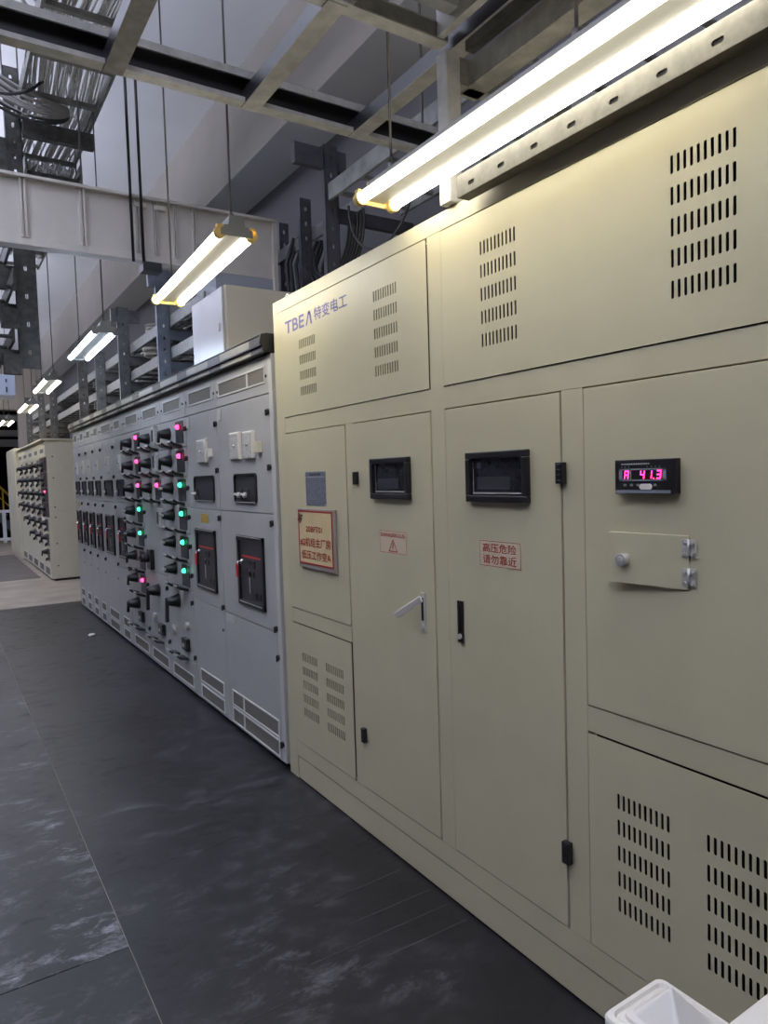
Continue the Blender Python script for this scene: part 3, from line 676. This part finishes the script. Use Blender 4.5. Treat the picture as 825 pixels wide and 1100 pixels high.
# metal cover strip along the top of the grey row
K = thing('busbar_cover', 'stepped metal cover strip with dark joint patches along the top of grey cabinets', 'cover', (1.6, 6.6, ZTOP))
ya, yb = 3.463, 9.79
b = BM(); prism(b, [(1.66, ZTOP+.001), (1.515, ZTOP+.001), (1.515, 2.262), (1.497, 2.264), (1.497, 2.292), (1.500, 2.297), (1.487, 2.303), (1.487, 2.344), (1.515, 2.352), (1.66, 2.352)], ya, yb); obj('cover_strip', b, ALU, K, .001)
b = BM(); bx(b, 1.484, 1.50, ya, yb, 2.295, 2.303); bx(b, 1.51, 1.53, ya, yb, 2.256, 2.263); bx(b, 1.487, 1.54, ya, yb, 2.350, 2.3545); obj('cover_seam', b, BLACK, K)
b = BM(); prism(b, [(1.66, ZTOP+.001), (1.508, ZTOP+.001), (1.488, 2.264), (1.484, 2.290), (1.468, 2.303), (1.476, 2.350), (1.510, 2.358), (1.66, 2.358)], ya-.012, ya); obj('end_cap', b, BLACK, K, .003)
y = ya+.004
pitch_ = .66
i = 0
while y < yb-.1:
    L_ = .22 if i else .17
    b = BM(); prism(b, [(1.492, 2.304), (1.4855, 2.304), (1.4855, 2.3435), (1.492, 2.3435)], y, y+L_); prism(b, [(1.505, 2.265), (1.4955, 2.265), (1.4955, 2.291), (1.505, 2.291)], y+.02, y+L_); obj('joint_plate', b, PATCH, K)
    y += (.46+.2) if i else .64
    i += 1

# small beige control box standing on the grey cabinets
cb = thing('control_box', 'plain beige steel box with side door standing on top of the grey cabinets', 'control box', (1.95, 4.78, ZTOP))
boxo('box_body', mat('beige_box_paint', (.56, .52, .41), .4), cb, 1.672, 2.25, 4.45, 5.10, ZTOP+.001, 2.868, bevel=.004)
boxo('box_door', mat('box_door_paint', (.50, .50, .48), .28, noise=.1, nscale=6), cb, 1.652, 1.670, 4.475, 5.10, ZTOP+.1, 2.860, bevel=.003)  # door less yellow than the body: lamp glow put into its colour
b = BM(); bx(b, 1.645, 1.652, 4.53, 4.55, 2.58, 2.63); obj('door_lock', b, STEEL, cb)

# ================================================================== distant switchgear row
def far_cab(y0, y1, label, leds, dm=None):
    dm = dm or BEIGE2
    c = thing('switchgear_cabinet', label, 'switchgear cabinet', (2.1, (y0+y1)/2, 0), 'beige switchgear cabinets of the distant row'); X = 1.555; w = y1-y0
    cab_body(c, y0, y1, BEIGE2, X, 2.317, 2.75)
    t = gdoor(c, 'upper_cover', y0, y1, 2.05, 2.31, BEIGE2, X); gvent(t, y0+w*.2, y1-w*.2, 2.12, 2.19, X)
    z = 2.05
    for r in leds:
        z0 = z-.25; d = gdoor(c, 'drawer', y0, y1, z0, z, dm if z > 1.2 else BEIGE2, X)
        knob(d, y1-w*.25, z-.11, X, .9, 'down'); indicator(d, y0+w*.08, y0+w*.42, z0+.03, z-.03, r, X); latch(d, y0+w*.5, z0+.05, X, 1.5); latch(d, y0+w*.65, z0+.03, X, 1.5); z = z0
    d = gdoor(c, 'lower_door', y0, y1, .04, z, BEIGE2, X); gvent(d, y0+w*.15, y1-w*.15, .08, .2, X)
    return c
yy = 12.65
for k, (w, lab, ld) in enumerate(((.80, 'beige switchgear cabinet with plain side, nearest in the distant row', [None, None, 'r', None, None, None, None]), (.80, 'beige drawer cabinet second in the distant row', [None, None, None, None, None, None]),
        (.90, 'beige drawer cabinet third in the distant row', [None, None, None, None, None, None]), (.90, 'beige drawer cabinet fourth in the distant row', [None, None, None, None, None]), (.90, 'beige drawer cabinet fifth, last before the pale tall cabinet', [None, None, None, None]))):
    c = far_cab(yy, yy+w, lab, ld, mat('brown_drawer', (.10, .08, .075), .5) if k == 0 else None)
    if k == 0:
        boxo('side_panel', BEIGE2, c, 1.60, 2.72, yy-.010, yy, .04, 1.130, bevel=.003); boxo('side_panel', BEIGE2, c, 1.60, 2.72, yy-.006, yy, 1.155, 2.29, bevel=.003)
        for x, z in ((1.66, 2.05), (1.66, 1.70), (1.66, 1.22), (1.66, 1.05), (1.66, .25), (2.3, 2.24), (2.0, .12), (1.66, .62)):
            b = BM(); cyl(b, (x, yy-.014, z), (x, yy-.004, z), .012, n=10); obj('panel_screw', b, BLACK, c)
    yy += w
b = BM(); bx(b, 1.50, 2.78, 12.62, 16.97, 2.318, 2.345)
o = obj('top_cover', b, BEIGE2, None, .004); tag(o, 'flat beige cover plate lying along the top of the distant row', 'cover')
c = thing('tall_cabinet', 'pale plain-fronted cabinet standing forward at the far end of the distant row', 'cabinet', (2.0, 18.3, 0))
boxo('cabinet_body', BEIGE2, c, 1.50, 2.75, 17.0, 19.0, 0, 2.40, bevel=.01); boxo('door', BEIGE2, c, 1.485, 1.50, 17.1, 17.98, .1, 2.35, bevel=.004); boxo('door', BEIGE2, c, 1.485, 1.50, 18.02, 18.9, .1, 2.35, bevel=.004)
b = BM(); bx(b, 1.465, 1.485, 17.9, 17.94, .9, 1.9); obj('handle', b, STEEL, c)

# ================================================================== fluorescent battens
def tube_mat(name, col, s): return mat(name, (.9, .9, .9), .3, emit=col, es=s)
def lamp(x0, y0, x1, y1, z, col, s, label, rods, housing=WHITE, cap=YEL):
    c = thing('fluorescent_light', label, 'ceiling light', ((x0+x1)/2, (y0+y1)/2, z), 'twin-tube battens hung in a row')
    L = math.hypot(x1-x0, y1-y0); a = math.atan2(-(x1-x0), y1-y0); c.rotation_euler = (0, 0, a); bpy.context.view_layer.update()
    def add(name, b, m, bev=0.0):
        me = bpy.data.meshes.new(name); bmesh.ops.recalc_face_normals(b, faces=b.faces[:]); b.to_mesh(me); b.free(); me.materials.append(m)
        o = bpy.data.objects.new(name, me); C.objects.link(o); o.parent = c
        if bev: md = o.modifiers.new('bevel', 'BEVEL'); md.width = bev; md.segments = 2
        return o
    h = L/2
    b = BM(); prism(b, [(-.070, .024), (.070, .024), (.070, .028), (.036, .034), (.030, .070), (-.030, .070), (-.036, .034), (-.070, .028)], -h, h)
    bx(b, -.035, .035, -h, h, .002, .0245); add('housing', b, housing, .0015)
    tm = tube_mat('tube_glow', col, s)
    for sx in (-.068, .068):
        b = BM(); cyl(b, (sx, -h+.02, 0), (sx, h-.02, 0), .0175, n=16); add('tube', b, tm)
        for e_ in (-1, 1):
            b = BM(); cyl(b, (sx, e_*(h-.025), 0), (sx, e_*(h+.004), 0), .0235, n=20); bx(b, sx-.014, sx+.014, min(e_*(h-.02), e_*(h+.004)), max(e_*(h-.02), e_*(h+.004)), 0, .03); add('lamp_holder', b, cap)
    for e_ in (-1, 1):
        b = BM(); prism(b, [(-.068, -.012), (.068, -.012), (.068, .016), (.036, .028), (.030, .071), (-.030, .071), (-.036, .028), (-.068, .016)], min(e_*(h-.003), e_*(h+.006)), max(e_*(h-.003), e_*(h+.006))); add('end_plate', b, cap if e_ > 0 else WHITE)
    for ry in rods:
        b = BM(); cyl(b, (0, ry, .065), (0, ry, CZ-z), .0048, n=8); cyl(b, (0, ry, .065), (0, ry, .10), .012, n=8); add('hanger_rod', b, ROD)
    return c
warm = (1.0, .93, .77); cool = (.66, .78, 1.0); neut = (.93, .97, .92)
# hanging lamps, nearest first
lamp(1.384, .78, 1.392, 2.17, 2.572, warm, TUBE, 'bright twin-tube batten light, nearest, reaching out of the top right', (-.25, .585))
lamp(1.110, 2.80, 1.172, 4.04, 2.61, warm, TUBE, 'warm twin-tube batten light above the near end of the grey cabinets', (-.56, .50))
lamp(1.084, 5.28, 1.108, 6.53, 2.67, cool, TUBE, 'bluish twin-tube batten light hanging over the middle of the grey row', (-.56, .55), cap=WHITE)
lamp(1.09, 7.86, 1.11, 9.05, 2.67, neut, TUBE*.8, 'twin-tube batten light, fourth from the camera, over the far grey cabinets', (-.55, .5), cap=WHITE)
lamp(1.165, 10.33, 1.18, 11.58, 2.67, warm, TUBE*.8, 'twin-tube batten light, fifth from the camera, before the distant row', (-.55, .5), cap=WHITE)
lamp(1.10, 13.0, 1.11, 14.2, 2.67, warm, TUBE*.8, 'twin-tube batten light, sixth from the camera, at the left edge', (-.55, .5), cap=WHITE)
lamp(.98, 16.0, .98, 17.2, 2.70, warm, TUBE*.8, 'smallest twin-tube batten light, farthest, cut by the left edge', (-.55, .5), cap=WHITE)

# ================================================================== overhead steelwork
def strut(par, name, x0, x1, y, z0, z1, m, hole=.0075, pitch=.10, depth=.045, face='-Y'):
    """perforated channel post: slotted web facing the camera, two flanges behind"""
    b = BM(); n = max(1, int((z1-z0)/pitch)); xc = (x0+x1)/2
    plate(b, x0, x1, z0, z1, [(xc-.012, xc+.012, z0+.02, z1-.02, 1, n, hole*2, hole*4)], lambda u, v, d: (u, y+d, v), .004)
    bx(b, x0, x0+.004, y, y+depth, z0, z1); bx(b, x1-.004, x1, y, y+depth, z0, z1)
    return obj(name, b, m, par)
def rail(par, name, x0, x1, y0, y1, z0, z1, m):
    b = BM(); bx(b, x0, x1, y0, y1, z0, z1); return obj(name, b, m, par, .002)
def bundle(name, label, cat, pts, n, spread, r, m, parent=None, wav=.012):
    b = BM()
    for k in range(n):
        ox = (k/(n-1)-.5)*spread[0]+random.uniform(-.006, .006); oz = random.uniform(0, spread[1]); P = []
        for (x, y, z) in pts:
            P.append((x+ox+random.uniform(-wav, wav), y, z+oz+random.uniform(-wav, wav)*.5))
        tube(b, P, r, 5)
    o = obj(name, b, m, parent)
    if not parent: tag(o, label, cat)
    o['kind'] = 'stuff'
    return o

# rack of two cable ladders above the grey row, with its posts
R = thing('cable_rack', 'two-tier galvanised cable ladder rack on slotted posts above the grey cabinets', 'cable rack', (2.0, 8, ZTOP))
for k, (y, ztop, m) in enumerate(((6.2, 3.42, mat('blue_grey_strut', (.23, .26, .31), .45, .3, noise=.35, nscale=9)), (7.7, 3.42, STRUT), (8.95, 3.16, STRUT), (9.70, 3.40, GALVD), (12.9, 3.40, GALVD), (14.4, 3.45, GALVD), (16.4, 3.42, GALVD))):
    zb = ZTOP if y < 9.8 else 2.346
    p = strut(R, 'post', 1.70-(.07 if k == 3 else 0), 1.81-(.07 if k == 3 else 0), y, zb, ztop, m)
    strut(R, 'post', 2.42, 2.52, y, zb, ztop, m)
    if k in (0, 1, 3, 4, 5): b = BM(); bx(b, 1.64, 1.93, y+.006, y+.05, ztop-.15, ztop-.02); obj('top_arm', b, m, R)
    for z in (2.60, 2.87):
        b = BM(); bx(b, 1.81, 2.42, y+.008, y+.045, z-.04, z+.04); obj('cross_arm', b, m, R)
        for q in range(3): pass
y0, y1 = 5.3, 17.0
for z in (2.665, 2.945):
    for x in (1.815, 2.40):
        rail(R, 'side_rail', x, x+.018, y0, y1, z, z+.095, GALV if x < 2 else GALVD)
    for k in range(36):
        y = y0+.15+k*.32
        if y < y1: rail(R, 'rung', 1.83, 2.40, y, y+.03, z+.01, z+.03, GALVD)
cab_path = [(2.12, y0+.1+i*.6, 0) for i in range(20)]
bundle('tray_cables', 'grey cables laid along the lower ladder above the grey cabinets', 'cables', [(x, y, 2.70) for x, y, z in cab_path], 26, (.48, .05), .010, CABLE)
bundle('tray_cables', 'grey cables laid along the upper ladder above the grey cabinets', 'cables', [(x, y, 2.98) for x, y, z in cab_path], 26, (.48, .05), .010, CABLED)
# coils of pale cable between ladder tiers
for j, z0 in enumerate((2.36, 2.78, 3.04)):
    b = BM()
    for k in range(5 if j != 2 else 3):
        x, y = 1.88+random.uniform(-.03, .06), 7.02+random.uniform(-.05, .05); rr = random.uniform(.10, .16); P = []
        for t in range(15): a = math.pi*1.5*t/14; P.append((x+rr*math.cos(a)+.04, y+rr*.7*math.sin(a)+k*.01, z0+k*.026+.004*t/3))
        tube(b, P, .013, 6)
    o = obj('cable_coil', b, mat('pale_cable', (.50, .46, .38), .5, noise=.3, nscale=20)); o['kind'] = 'stuff'
    tag(o, ('bundle of pale cable ends dropping onto the grey cabinet roof', 'bundle of pale cable ends between the two ladder tiers', 'bundle of pale cable ends on the upper ladder')[j], 'cables')

# dark posts and ladders behind the beige enclosure
R2 = thing('cable_rack', 'dark slotted posts carrying cable ladders behind the beige enclosure', 'cable rack', (2.2, 4.2, ZT))
DS = mat('dark_strut', (.10, .10, .12), .5, .4, noise=.3, nscale=9)  # darker strut colour carries the shadow these posts stand in
strut(R2, 'post', 2.09, 2.185, 3.82, ZT, 3.60, DS); strut(R2, 'post', 2.30, 2.385, 4.58, ZT, 3.58, DS); strut(R2, 'post', 2.42, 2.50, 5.20, ZTOP, 3.62, DS)
b = BM(); bx(b, 1.90, 2.25, 3.83, 3.87, 3.46, 3.58); obj('top_arm', b, DS, R2)
b = BM(); bx(b, 2.10, 2.75, 3.83, 3.87, 3.16, 3.24); obj('cross_arm', b, DS, R2); b = BM(); bx(b, 2.30, 2.80, 4.60, 4.64, 3.0, 3.08); obj('cross_arm', b, DS, R2)
for (x, z, ya_, yb_) in ((2.10, 3.26, .9, 3.80), (2.62, 3.26, .9, 3.80)): rail(R2, 'side_rail', x, x+.02, ya_, yb_, z, z+.10, STRUT)
for k in range(11): rail(R2, 'rung', 2.12, 2.62, 1.1+k*.26, 1.13+k*.26, 3.27, 3.29, STRUT)
for (x, z) in ((2.40, 3.30), (2.40, 2.88), (2.7, 2.9)): rail(R2, 'side_rail', x, x+.02, 3.9, 6.4, z, z+.09, STRUT)
for k in range(6):
    zz = 2.95+.06*k; rr = .26+.03*k; x, y = 2.30, 4.25
    b = BM(); P = []
    for t in range(17): a = math.pi*(1.0+1.0*t/16); P.append((x+.10*t/16, y+rr*math.cos(a)*1.3, 3.22+rr*math.sin(a)))
    tube(b, P, .011 if k != 5 else .007, 6); o = obj('hanging_cable', b, CABLED)
    tag(o, 'black cable sagging in a loop behind the beige enclosure', 'cable', 'black cables looping behind the enclosure')
b = BM()
P = [(2.15+.02*t/16, 3.62-.30+.36*math.cos(math.pi*(1+t/16)), 3.20+.34*math.sin(math.pi*(1+t/16))) for t in range(17)]; tube(b, P, .007, 6)
o = obj('hanging_cable', b, CABLED); tag(o, 'thin single black cable loop hanging right of the dark post, below the lamp end', 'cable')
bundle('drop_cables', 'bunch of black cables dropping behind the beige enclosure corner', 'cables', [(2.52, 4.9, 2.55), (2.50, 4.9, 2.9), (2.48, 4.9, 3.2), (2.55, 4.9, 3.4)], 9, (.3, .02), .016, CABLED)

# slotted channel above the front edge of the enclosure, its post and the beam behind
G = thing('support_channel', 'galvanised slotted channel running along above the beige enclosure', 'support channel', (1.52, 1.0, 2.50))
CX0, CX1, CZ0, CZ1 = 1.4685, 1.516, 2.480, 2.546
b = BM()
plate(b, -.25, 1.80, CZ0, CZ1, [(1.731-.0685-.137*k, 1.731+.0685-.137*k, CZ0+.008, CZ0+.044, 1, 1, .030, .013) for k in range(14)], lambda u, v, d: (CX0+d, u, v), .004)
bx(b, CX0+.0005, CX1, -.25, 1.80, CZ0-.0015, CZ0+.0015); bx(b, CX0+.0005, CX1, -.25, 1.80, CZ1-.002, CZ1+.001)
obj('channel', b, GALVC, G)
b = BM(); bx(b, CX0+.0052, CX0+.0062, -.25, 1.80, CZ0+.003, CZ1-.003); obj('channel_inside', b, HOLEL, G)  # black sheet stands in for the shade seen through the slots
b = BM(); bx(b, 1.505, 1.562, 1.883, 1.94, 2.505, 3.00); obj('post', b, GALV, G, .004)
b = BM(); bx(b, 1.600, 1.68, -.2, 1.95, 2.90, 2.99); bx(b, 1.64, 1.68, -.2, 1.95, 3.06, 3.15); obj('beam', b, GALVD, G, .004)
b = BM(); bx(b, 1.563, 2.10, 1.885, 1.935, 2.90, 2.99); obj('arm', b, GALVD, G, .003)

# cable ladder crossing over the aisle
Lz = 3.10; LY = 2.73
LD = thing('cable_ladder', 'heavy galvanised cable ladder crossing over the aisle at the top', 'cable ladder', (0.6, 2.2, Lz))
def crail(y, s, m, x0=-1.4, x1=2.16, hh=.125):
    """channel rail lying along X, open side towards s"""
    b = BM(); w = .055
    bx(b, x0, x1, min(y, y+s*w), max(y, y+s*w), Lz, Lz+.005); bx(b, x0, x1, min(y, y+s*w), max(y, y+s*w), Lz+hh-.005, Lz+hh)
    bx(b, x0, x1, min(y, y+s*.004), max(y, y+s*.004), Lz+.006, Lz+hh-.006, 1)  # web takes the second, darker material: channel shade put into colour
    bx(b, x0, x1, min(y+s*(w-.004), y+s*w), max(y+s*(w-.004), y+s*w), Lz+.005, Lz+.018); bx(b, x0, x1, min(y+s*(w-.004), y+s*w), max(y+s*(w-.004), y+s*w), Lz+hh-.030, Lz+hh-.005)
    return obj('side_rail', b, m, LD)
crail(LY+.025, -1, [GALV, BLACK]); crail(1.99, 1, [GALV, GALVD], -1.4, 1.60, .06)  # black web of the far rail is painted shade
for x, m, ya_ in ((-.45, GALVD, 2.0), (.10, GALVD, 2.0), (.635, GALVD, 2.0), (1.165, GALV, 2.0), (1.665, GALV, .8)):
    b = BM(); y1_ = LY+.02
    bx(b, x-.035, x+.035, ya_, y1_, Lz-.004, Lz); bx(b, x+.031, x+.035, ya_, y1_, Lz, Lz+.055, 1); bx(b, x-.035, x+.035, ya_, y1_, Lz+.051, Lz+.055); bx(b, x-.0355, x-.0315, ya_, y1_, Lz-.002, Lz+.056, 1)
    obj('rung', b, [m, BLACK], LD)  # black rung walls: shade of the open channel put into colour
for x in (-1.2, 2.02):
    b = BM(); cyl(b, (x, LY-.01, Lz+.1), (x, LY-.01, CZ), .006, n=8); obj('hanger_rod', b, ROD, LD)
# branch tray joining the crossing ladder from the camera side
UT = thing('cable_tray', 'ribbed galvanised tray seen from below, branching off the crossing ladder', 'cable tray', (1.4, 1.5, 3.1))
b = BM(); bx(b, 1.215, 1.565, .8, 1.975, 3.185, 3.19)
for k in range(8): yb_ = 1.93-k*.145; prism(b, [(yb_, 3.185), (yb_-.015, 3.135), (yb_-.065, 3.135), (yb_-.085, 3.185)], 1.22, 1.56, 'X')
obj('tray_floor', b, STRUT, UT)
b = BM(); bx(b, 1.545, 1.575, .8, 1.985, 3.10, 3.20); obj('tray_side', b, GALV, UT, .002)
b = BM(); bx(b, 1.205, 1.215, .8, 1.985, 3.10, 3.20); obj('tray_side', b, GALVD, UT, .002)
b = BM(); cyl(b, (1.40, 1.2, 3.19), (1.40, 1.2, CZ), .006, n=8); obj('hanger_rod', b, ROD, UT)

# enclosed busbar duct
Dz0, Dz1, DY = 3.15, 3.60, 5.15
D = thing('busbar_duct', 'long enclosed grey busbar duct crossing overhead and turning down behind the box', 'busbar duct', (.6, DY+.3, Dz0))
b = BM(); bx(b, -2.19, 2.34, DY, DY+.07, Dz0, Dz1-.005); obj('duct_casing', b, DUCT, D, .004)
b = BM(); bx(b, 1.86, 2.345, DY-.002, DY+.45, 2.30, Dz0); obj('duct_drop', b, mat('duct_drop_paint', (.36, .38, .43), .45), D, .004)
b = BM(); bx(b, -2.19, 2.36, DY-.045, DY, Dz1-.02, Dz1); bx(b, -2.19, 1.86, DY-.05, DY, Dz0-.005, Dz0+.01); bx(b, -2.19, 1.86, DY-.012, DY, Dz0, Dz0+.055)
obj('flange', b, DUCT, D, .002)
b = BM(); bx(b, 2.325, 2.36, DY-.035, DY+.1, 2.30, Dz1); obj('end_flange', b, DUCT, D, .002)
for x in (-.15, .22, .585, .945, 1.305, 1.43, 1.565, 1.71):
    b = BM(); w = (.012, .02)[x < 1.2]
    bx(b, x-w, x-w*.3, DY-.022, DY, Dz0+.055, Dz1-.02); bx(b, x+w*.3, x+w, DY-.022, DY, Dz0+.055, Dz1-.02); obj('joint_rib', b, DUCT, D)
for x in (1.318, 1.45): b = BM(); bx(b, x-.03, x+.05, DY-.024, DY, Dz1-.075, Dz1-.045); obj('clamp', b, mat('pale_clamp', (.7, .68, .6), .4), D)
for x in (1.255, 1.325):
    b = BM(); cyl(b, (x, DY-.055, Dz0-.02), (x, DY-.055, CZ), .010, n=8); obj('hanger_rod', b, mat('black_rod', (.015, .015, .015), .5), D)
b = BM(); cyl(b, (.96, DY+.04, Dz1-.01), (.96, DY+.04, CZ), .006, n=8); obj('hanger_rod', b, ROD, D)
b = BM(); bx(b, .99+.32, 1.44, DY-.09, DY+.02, Dz0-.08, Dz0-.02); obj('hanger_bracket', b, DARK, D, .002)

# hanging tray tower at upper left with loops of cable
TW = thing('tray_hanger', 'dark slotted hanger post with arms carrying cable ladders at upper left', 'cable rack', (.6, 5.6, 2.47))
WM = mat('weathered_dark_strut', (.10, .098, .09), .6, .3, noise=.5, nscale=25)
strut(TW, 'post', .555, .655, 5.62, 3.62, 4.52, WM, hole=.009)
strut(TW, 'post', .590, .735, 5.90, 2.47, 3.75, WM, hole=.010, pitch=.2)
b = BM(); bx(b, .66, 1.13, 5.56, 5.62, 4.045, 4.155); obj('arm', b, WM, TW, .003)
b = BM(); bx(b, .10, .75, 5.66, 5.72, 4.36, 4.46); obj('arm', b, WM, TW, .003)
b = BM(); bx(b, .20, .56, 5.61, 5.70, 3.66, 4.02); obj('splice_plate', b, WM, TW)
for z in (3.16, 2.88, 2.54):
    b = BM(); bx(b, .0, .60, 5.93, 5.99, z-.04, z+.07); obj('arm', b, WM, TW, .003)
    for x in (.02, .52): rail(TW, 'side_rail', x, x+.02, 5.3 if z > 2.6 else 5.6, 9.5, z+.07, z+.17, WM)
    for k in range(9): rail(TW, 'rung', .04, .52, 5.5+k*.45, 5.54+k*.45, z+.08, z+.10, WM)
    boxo('arm_bracket', WM, TW, .48, .60, 5.87, 5.92, z-.12, z+.03, bevel=.003)
# high ladders full of cable
def ladder(label, x0, x1, y0, y1, z, m, pitch=.32):
    c = thing('cable_ladder', label, 'cable ladder', ((x0+x1)/2, (y0+y1)/2, z))
    for x in (x0, x1-.02): rail(c, 'side_rail', x, x+.02, y0, y1, z, z+.10, m)
    k = 0
    while y0+.1+k*pitch < y1: rail(c, 'rung', x0+.02, x1-.02, y0+.1+k*pitch, y0+.14+k*pitch, z, z+.03, m); k += 1
    for x in (x0+.01, x1-.01):
        for y in (y0+.2, y1-.2): b = BM(); cyl(b, (x, y, z+.1), (x, y, CZ), .006, n=8); obj('hanger_rod', b, ROD, c)
    return c
ladder('high cable ladder packed with pale cables at the upper left', .62, 1.11, 3.6, 6.6, 4.16, GALVD, .5)
WC = mat('white_cable', (.62, .61, .58), .5, noise=.25, nscale=30)
bundle('tray_cables', 'pale cables packed on the high ladder at upper left', 'cables', [(.86+.02*math.sin(i), 3.6+i*.25, 4.20) for i in range(13)], 46, (.44, .045), .0062, WC, wav=.004)
ladder('cable ladder with pale cables just above the duct at left', .70, 1.10, 5.9, 8.6, 3.95, GALVD, .5)
bundle('tray_cables', 'pale cables on the ladder just above the duct at left', 'cables', [(.90, 5.9+i*.3, 3.99) for i in range(9)], 36, (.34, .04), .0062, WC, wav=.006)
ladder('cable ladder loaded with white cables beyond the crossing ladder at top', .35, .98, 2.2, 3.45, 4.42, GALVD, .8)
bundle('tray_cables', 'white cables on the ladder beyond the crossing ladder at top', 'cables', [(.66, 2.2+i*.3, 4.46) for i in range(5)], 44, (.56, .03), .0072, WC, wav=.004)
for k in range(9):
    b = BM(); o_ = .034*k; s_ = random.uniform(-.02, .02)
    P = [(-.3, 5.25, 4.45+o_), (.15, 5.22, 4.22+o_), (.42, 5.20, 4.06+o_*.8), (.62, 5.20, 3.99+o_*.7+s_), (.80, 5.22, 4.01+o_*.5), (.90, 5.28, 4.08+o_*.3), (.93, 5.36, 4.17)]
    Q = smooth(P); tube(b, Q, .0095, 6); o = obj('hanging_cable', b, CABLE if k > 1 else CABLED)
    tag(o, 'cable sagging in a loop off the ladder edge at upper left', 'cable', 'cables looping at upper left')
b = BM(); tube(b, smooth([(.2, 5.1, 4.14), (.45, 5.1, 4.07), (.62, 5.1, 4.11), (.74, 5.12, 4.22), (.80, 5.15, 4.32)]), .010, 8)
tag(obj('hanging_cable', b, CABLED), 'single black cable curving over the looped bundle at upper left', 'cable')
for k in range(4):
    b = BM(); P = [(.15+.12*k, 4.2, 4.62), (.35+.10*k, 4.4, 4.40), (.58+.07*k, 4.6, 4.30), (.80+.03*k, 4.85, 4.24), (.93, 5.0+.08*k, 4.21)]
    tube(b, smooth(P), .013, 8); o = obj('hanging_cable', b, WC); tag(o, 'pale cable sweeping up from the high ladder behind the crossing ladder', 'cable', 'pale cables sweeping off the high ladder')

# pale duct, beams and far steelwork near the opening
c = thing('wall_duct', 'pale bluish duct end high at the left edge beyond the tray tower', 'duct', (.9, 12, 2.95))
boxo('duct_casing', mat('pale_blue_duct', (.50, .58, .75), .5), c, .75, 1.12, 12, 12.6, 2.955, 3.27, bevel=.01)
b = BM(); bx(b, .99, 1.01, 11.985, 12, 3.0, 3.08); bx(b, .99, 1.01, 11.985, 12, 3.15, 3.2); obj('duct_slot', b, DARK, c)
b = BM(); bx(b, .93, .94, 12.3, 12.31, 3.27, CZ); obj('hanger_rod', b, ROD, c)
for i, (z, y) in enumerate(((3.78, 26), (3.30, 26.5), (2.98, 27))):
    b = BM(); bx(b, -6, 3.4, y, y+.3, z, z+(.12, .14, .18)[i]); bx(b, -6, 3.4, y+.1, y+.2, z-.06, z)
    tag(obj('hall_girder', b, mat('hall_girder_paint', (.55, .56, .54), .6)), ('highest', 'middle', 'lowest')[i]+' of the three pale girders in the dark hall at left', 'girder', 'girders in the dark hall')
G2 = thing('handrail', 'white steel railing at the far edge of the floor', 'railing', (0, 22.2, 0))
WR = mat('white_rail_paint', (.75, .76, .78), .5)
b = BM(); bx(b, -4, 2.0, 22.17, 22.23, .84, .92); obj('top_rail', b, WR, G2, .01)
b = BM(); bx(b, -4, 2.0, 22.17, 22.23, .06, .14); obj('bottom_rail', b, WR, G2, .01)
for k in range(16):
    b = BM(); x = 1.96-k*.36; bx(b, x-.045, x+.045, 22.18, 22.22, .0, .86); obj('baluster', b, WR, G2)
ST = thing('staircase', 'dark steel stair with yellow handrails in the hall beyond', 'staircase', (1.6, 25, 0))
b = BM(); prism(b, [(.0, 2.6), (0.0, 2.35), (2.9, -.9), (2.9, -.62)], 25, 25.05, 'Y'); obj('stringer', b, mat('stair_steel', (.10, .105, .12), .5), ST)
b = BM()
for k in range(14): x = .1+k*.2; z = 2.45-k*.2*1.12; bx(b, x, x+.22, 25.05, 25.9, z, z+.03)
obj('treads', b, mat('stair_tread', (.08, .08, .09), .6), ST)
b = BM(); tube(b, [(.0, 25, 3.5), (2.9, 25, .25)], .035, 8); tube(b, [(.0, 25, 3.15), (2.9, 25, -.1)], .018, 8)
for k in range(9): x = .2+k*.32; z = 2.40-1.12*x; tube(b, [(x, 25, z), (x, 25, z+1.05)], .025, 8)
obj('stair_rail', b, YRAIL, ST)
for i, (x0, x1, z0, z1, y) in enumerate(((1.9, 2.45, 4.10, 4.62, 15.5), )):
    pass

# white railing post with pyramid cap in the lower right corner
Bq = thing('barrier', 'white plastic post with pyramid cap and rail in the lower right corner', 'barrier', (.696, .497, 0))
px0, px1, py0, py1, pz = .640, .752, .436, .551, .944
b = BM(); bx(b, px0+.012, px1-.012, py0+.012, py1-.012, .006, pz); obj('post', b, WHT, Bq, .006)
b = BM()
def ringv(i_, z, r):
    out = []
    for cx, cy, a in ((px1-i_-r, py1-i_-r, 0), (px0+i_+r, py1-i_-r, 90), (px0+i_+r, py0+i_+r, 180), (px1-i_-r, py0+i_+r, 270)):
        for k in range(6): t = math.radians(a+18*k); out.append(b.verts.new((cx+r*math.cos(t), cy+r*math.sin(t), z)))
    return out
rs = [ringv(*t) for t in ((.0, pz-.022, .012), (.0, pz-.003, .012), (.002, pz, .011), (.008, pz+.001, .010), (.010, pz-.003, .010), (.016, pz-.003, .010), (.018, pz+.004, .010), (.024, pz+.007, .010))]
b.faces.new(rs[0])
for A, B_ in zip(rs, rs[1:]):
    for k in range(24): b.faces.new((A[k], A[(k+1) % 24], B_[(k+1) % 24], B_[k]))
ap = b.verts.new(((px0+px1)/2, (py0+py1)/2, pz+.044)); A = rs[-1]
for k in range(24): b.faces.new((A[k], A[(k+1) % 24], ap))
obj('post_cap', b, WHT, Bq)
b = BM(); bx(b, px1-.012, 1.30, .395, .457, .890, .946); obj('rail', b, WHT, Bq, .006)
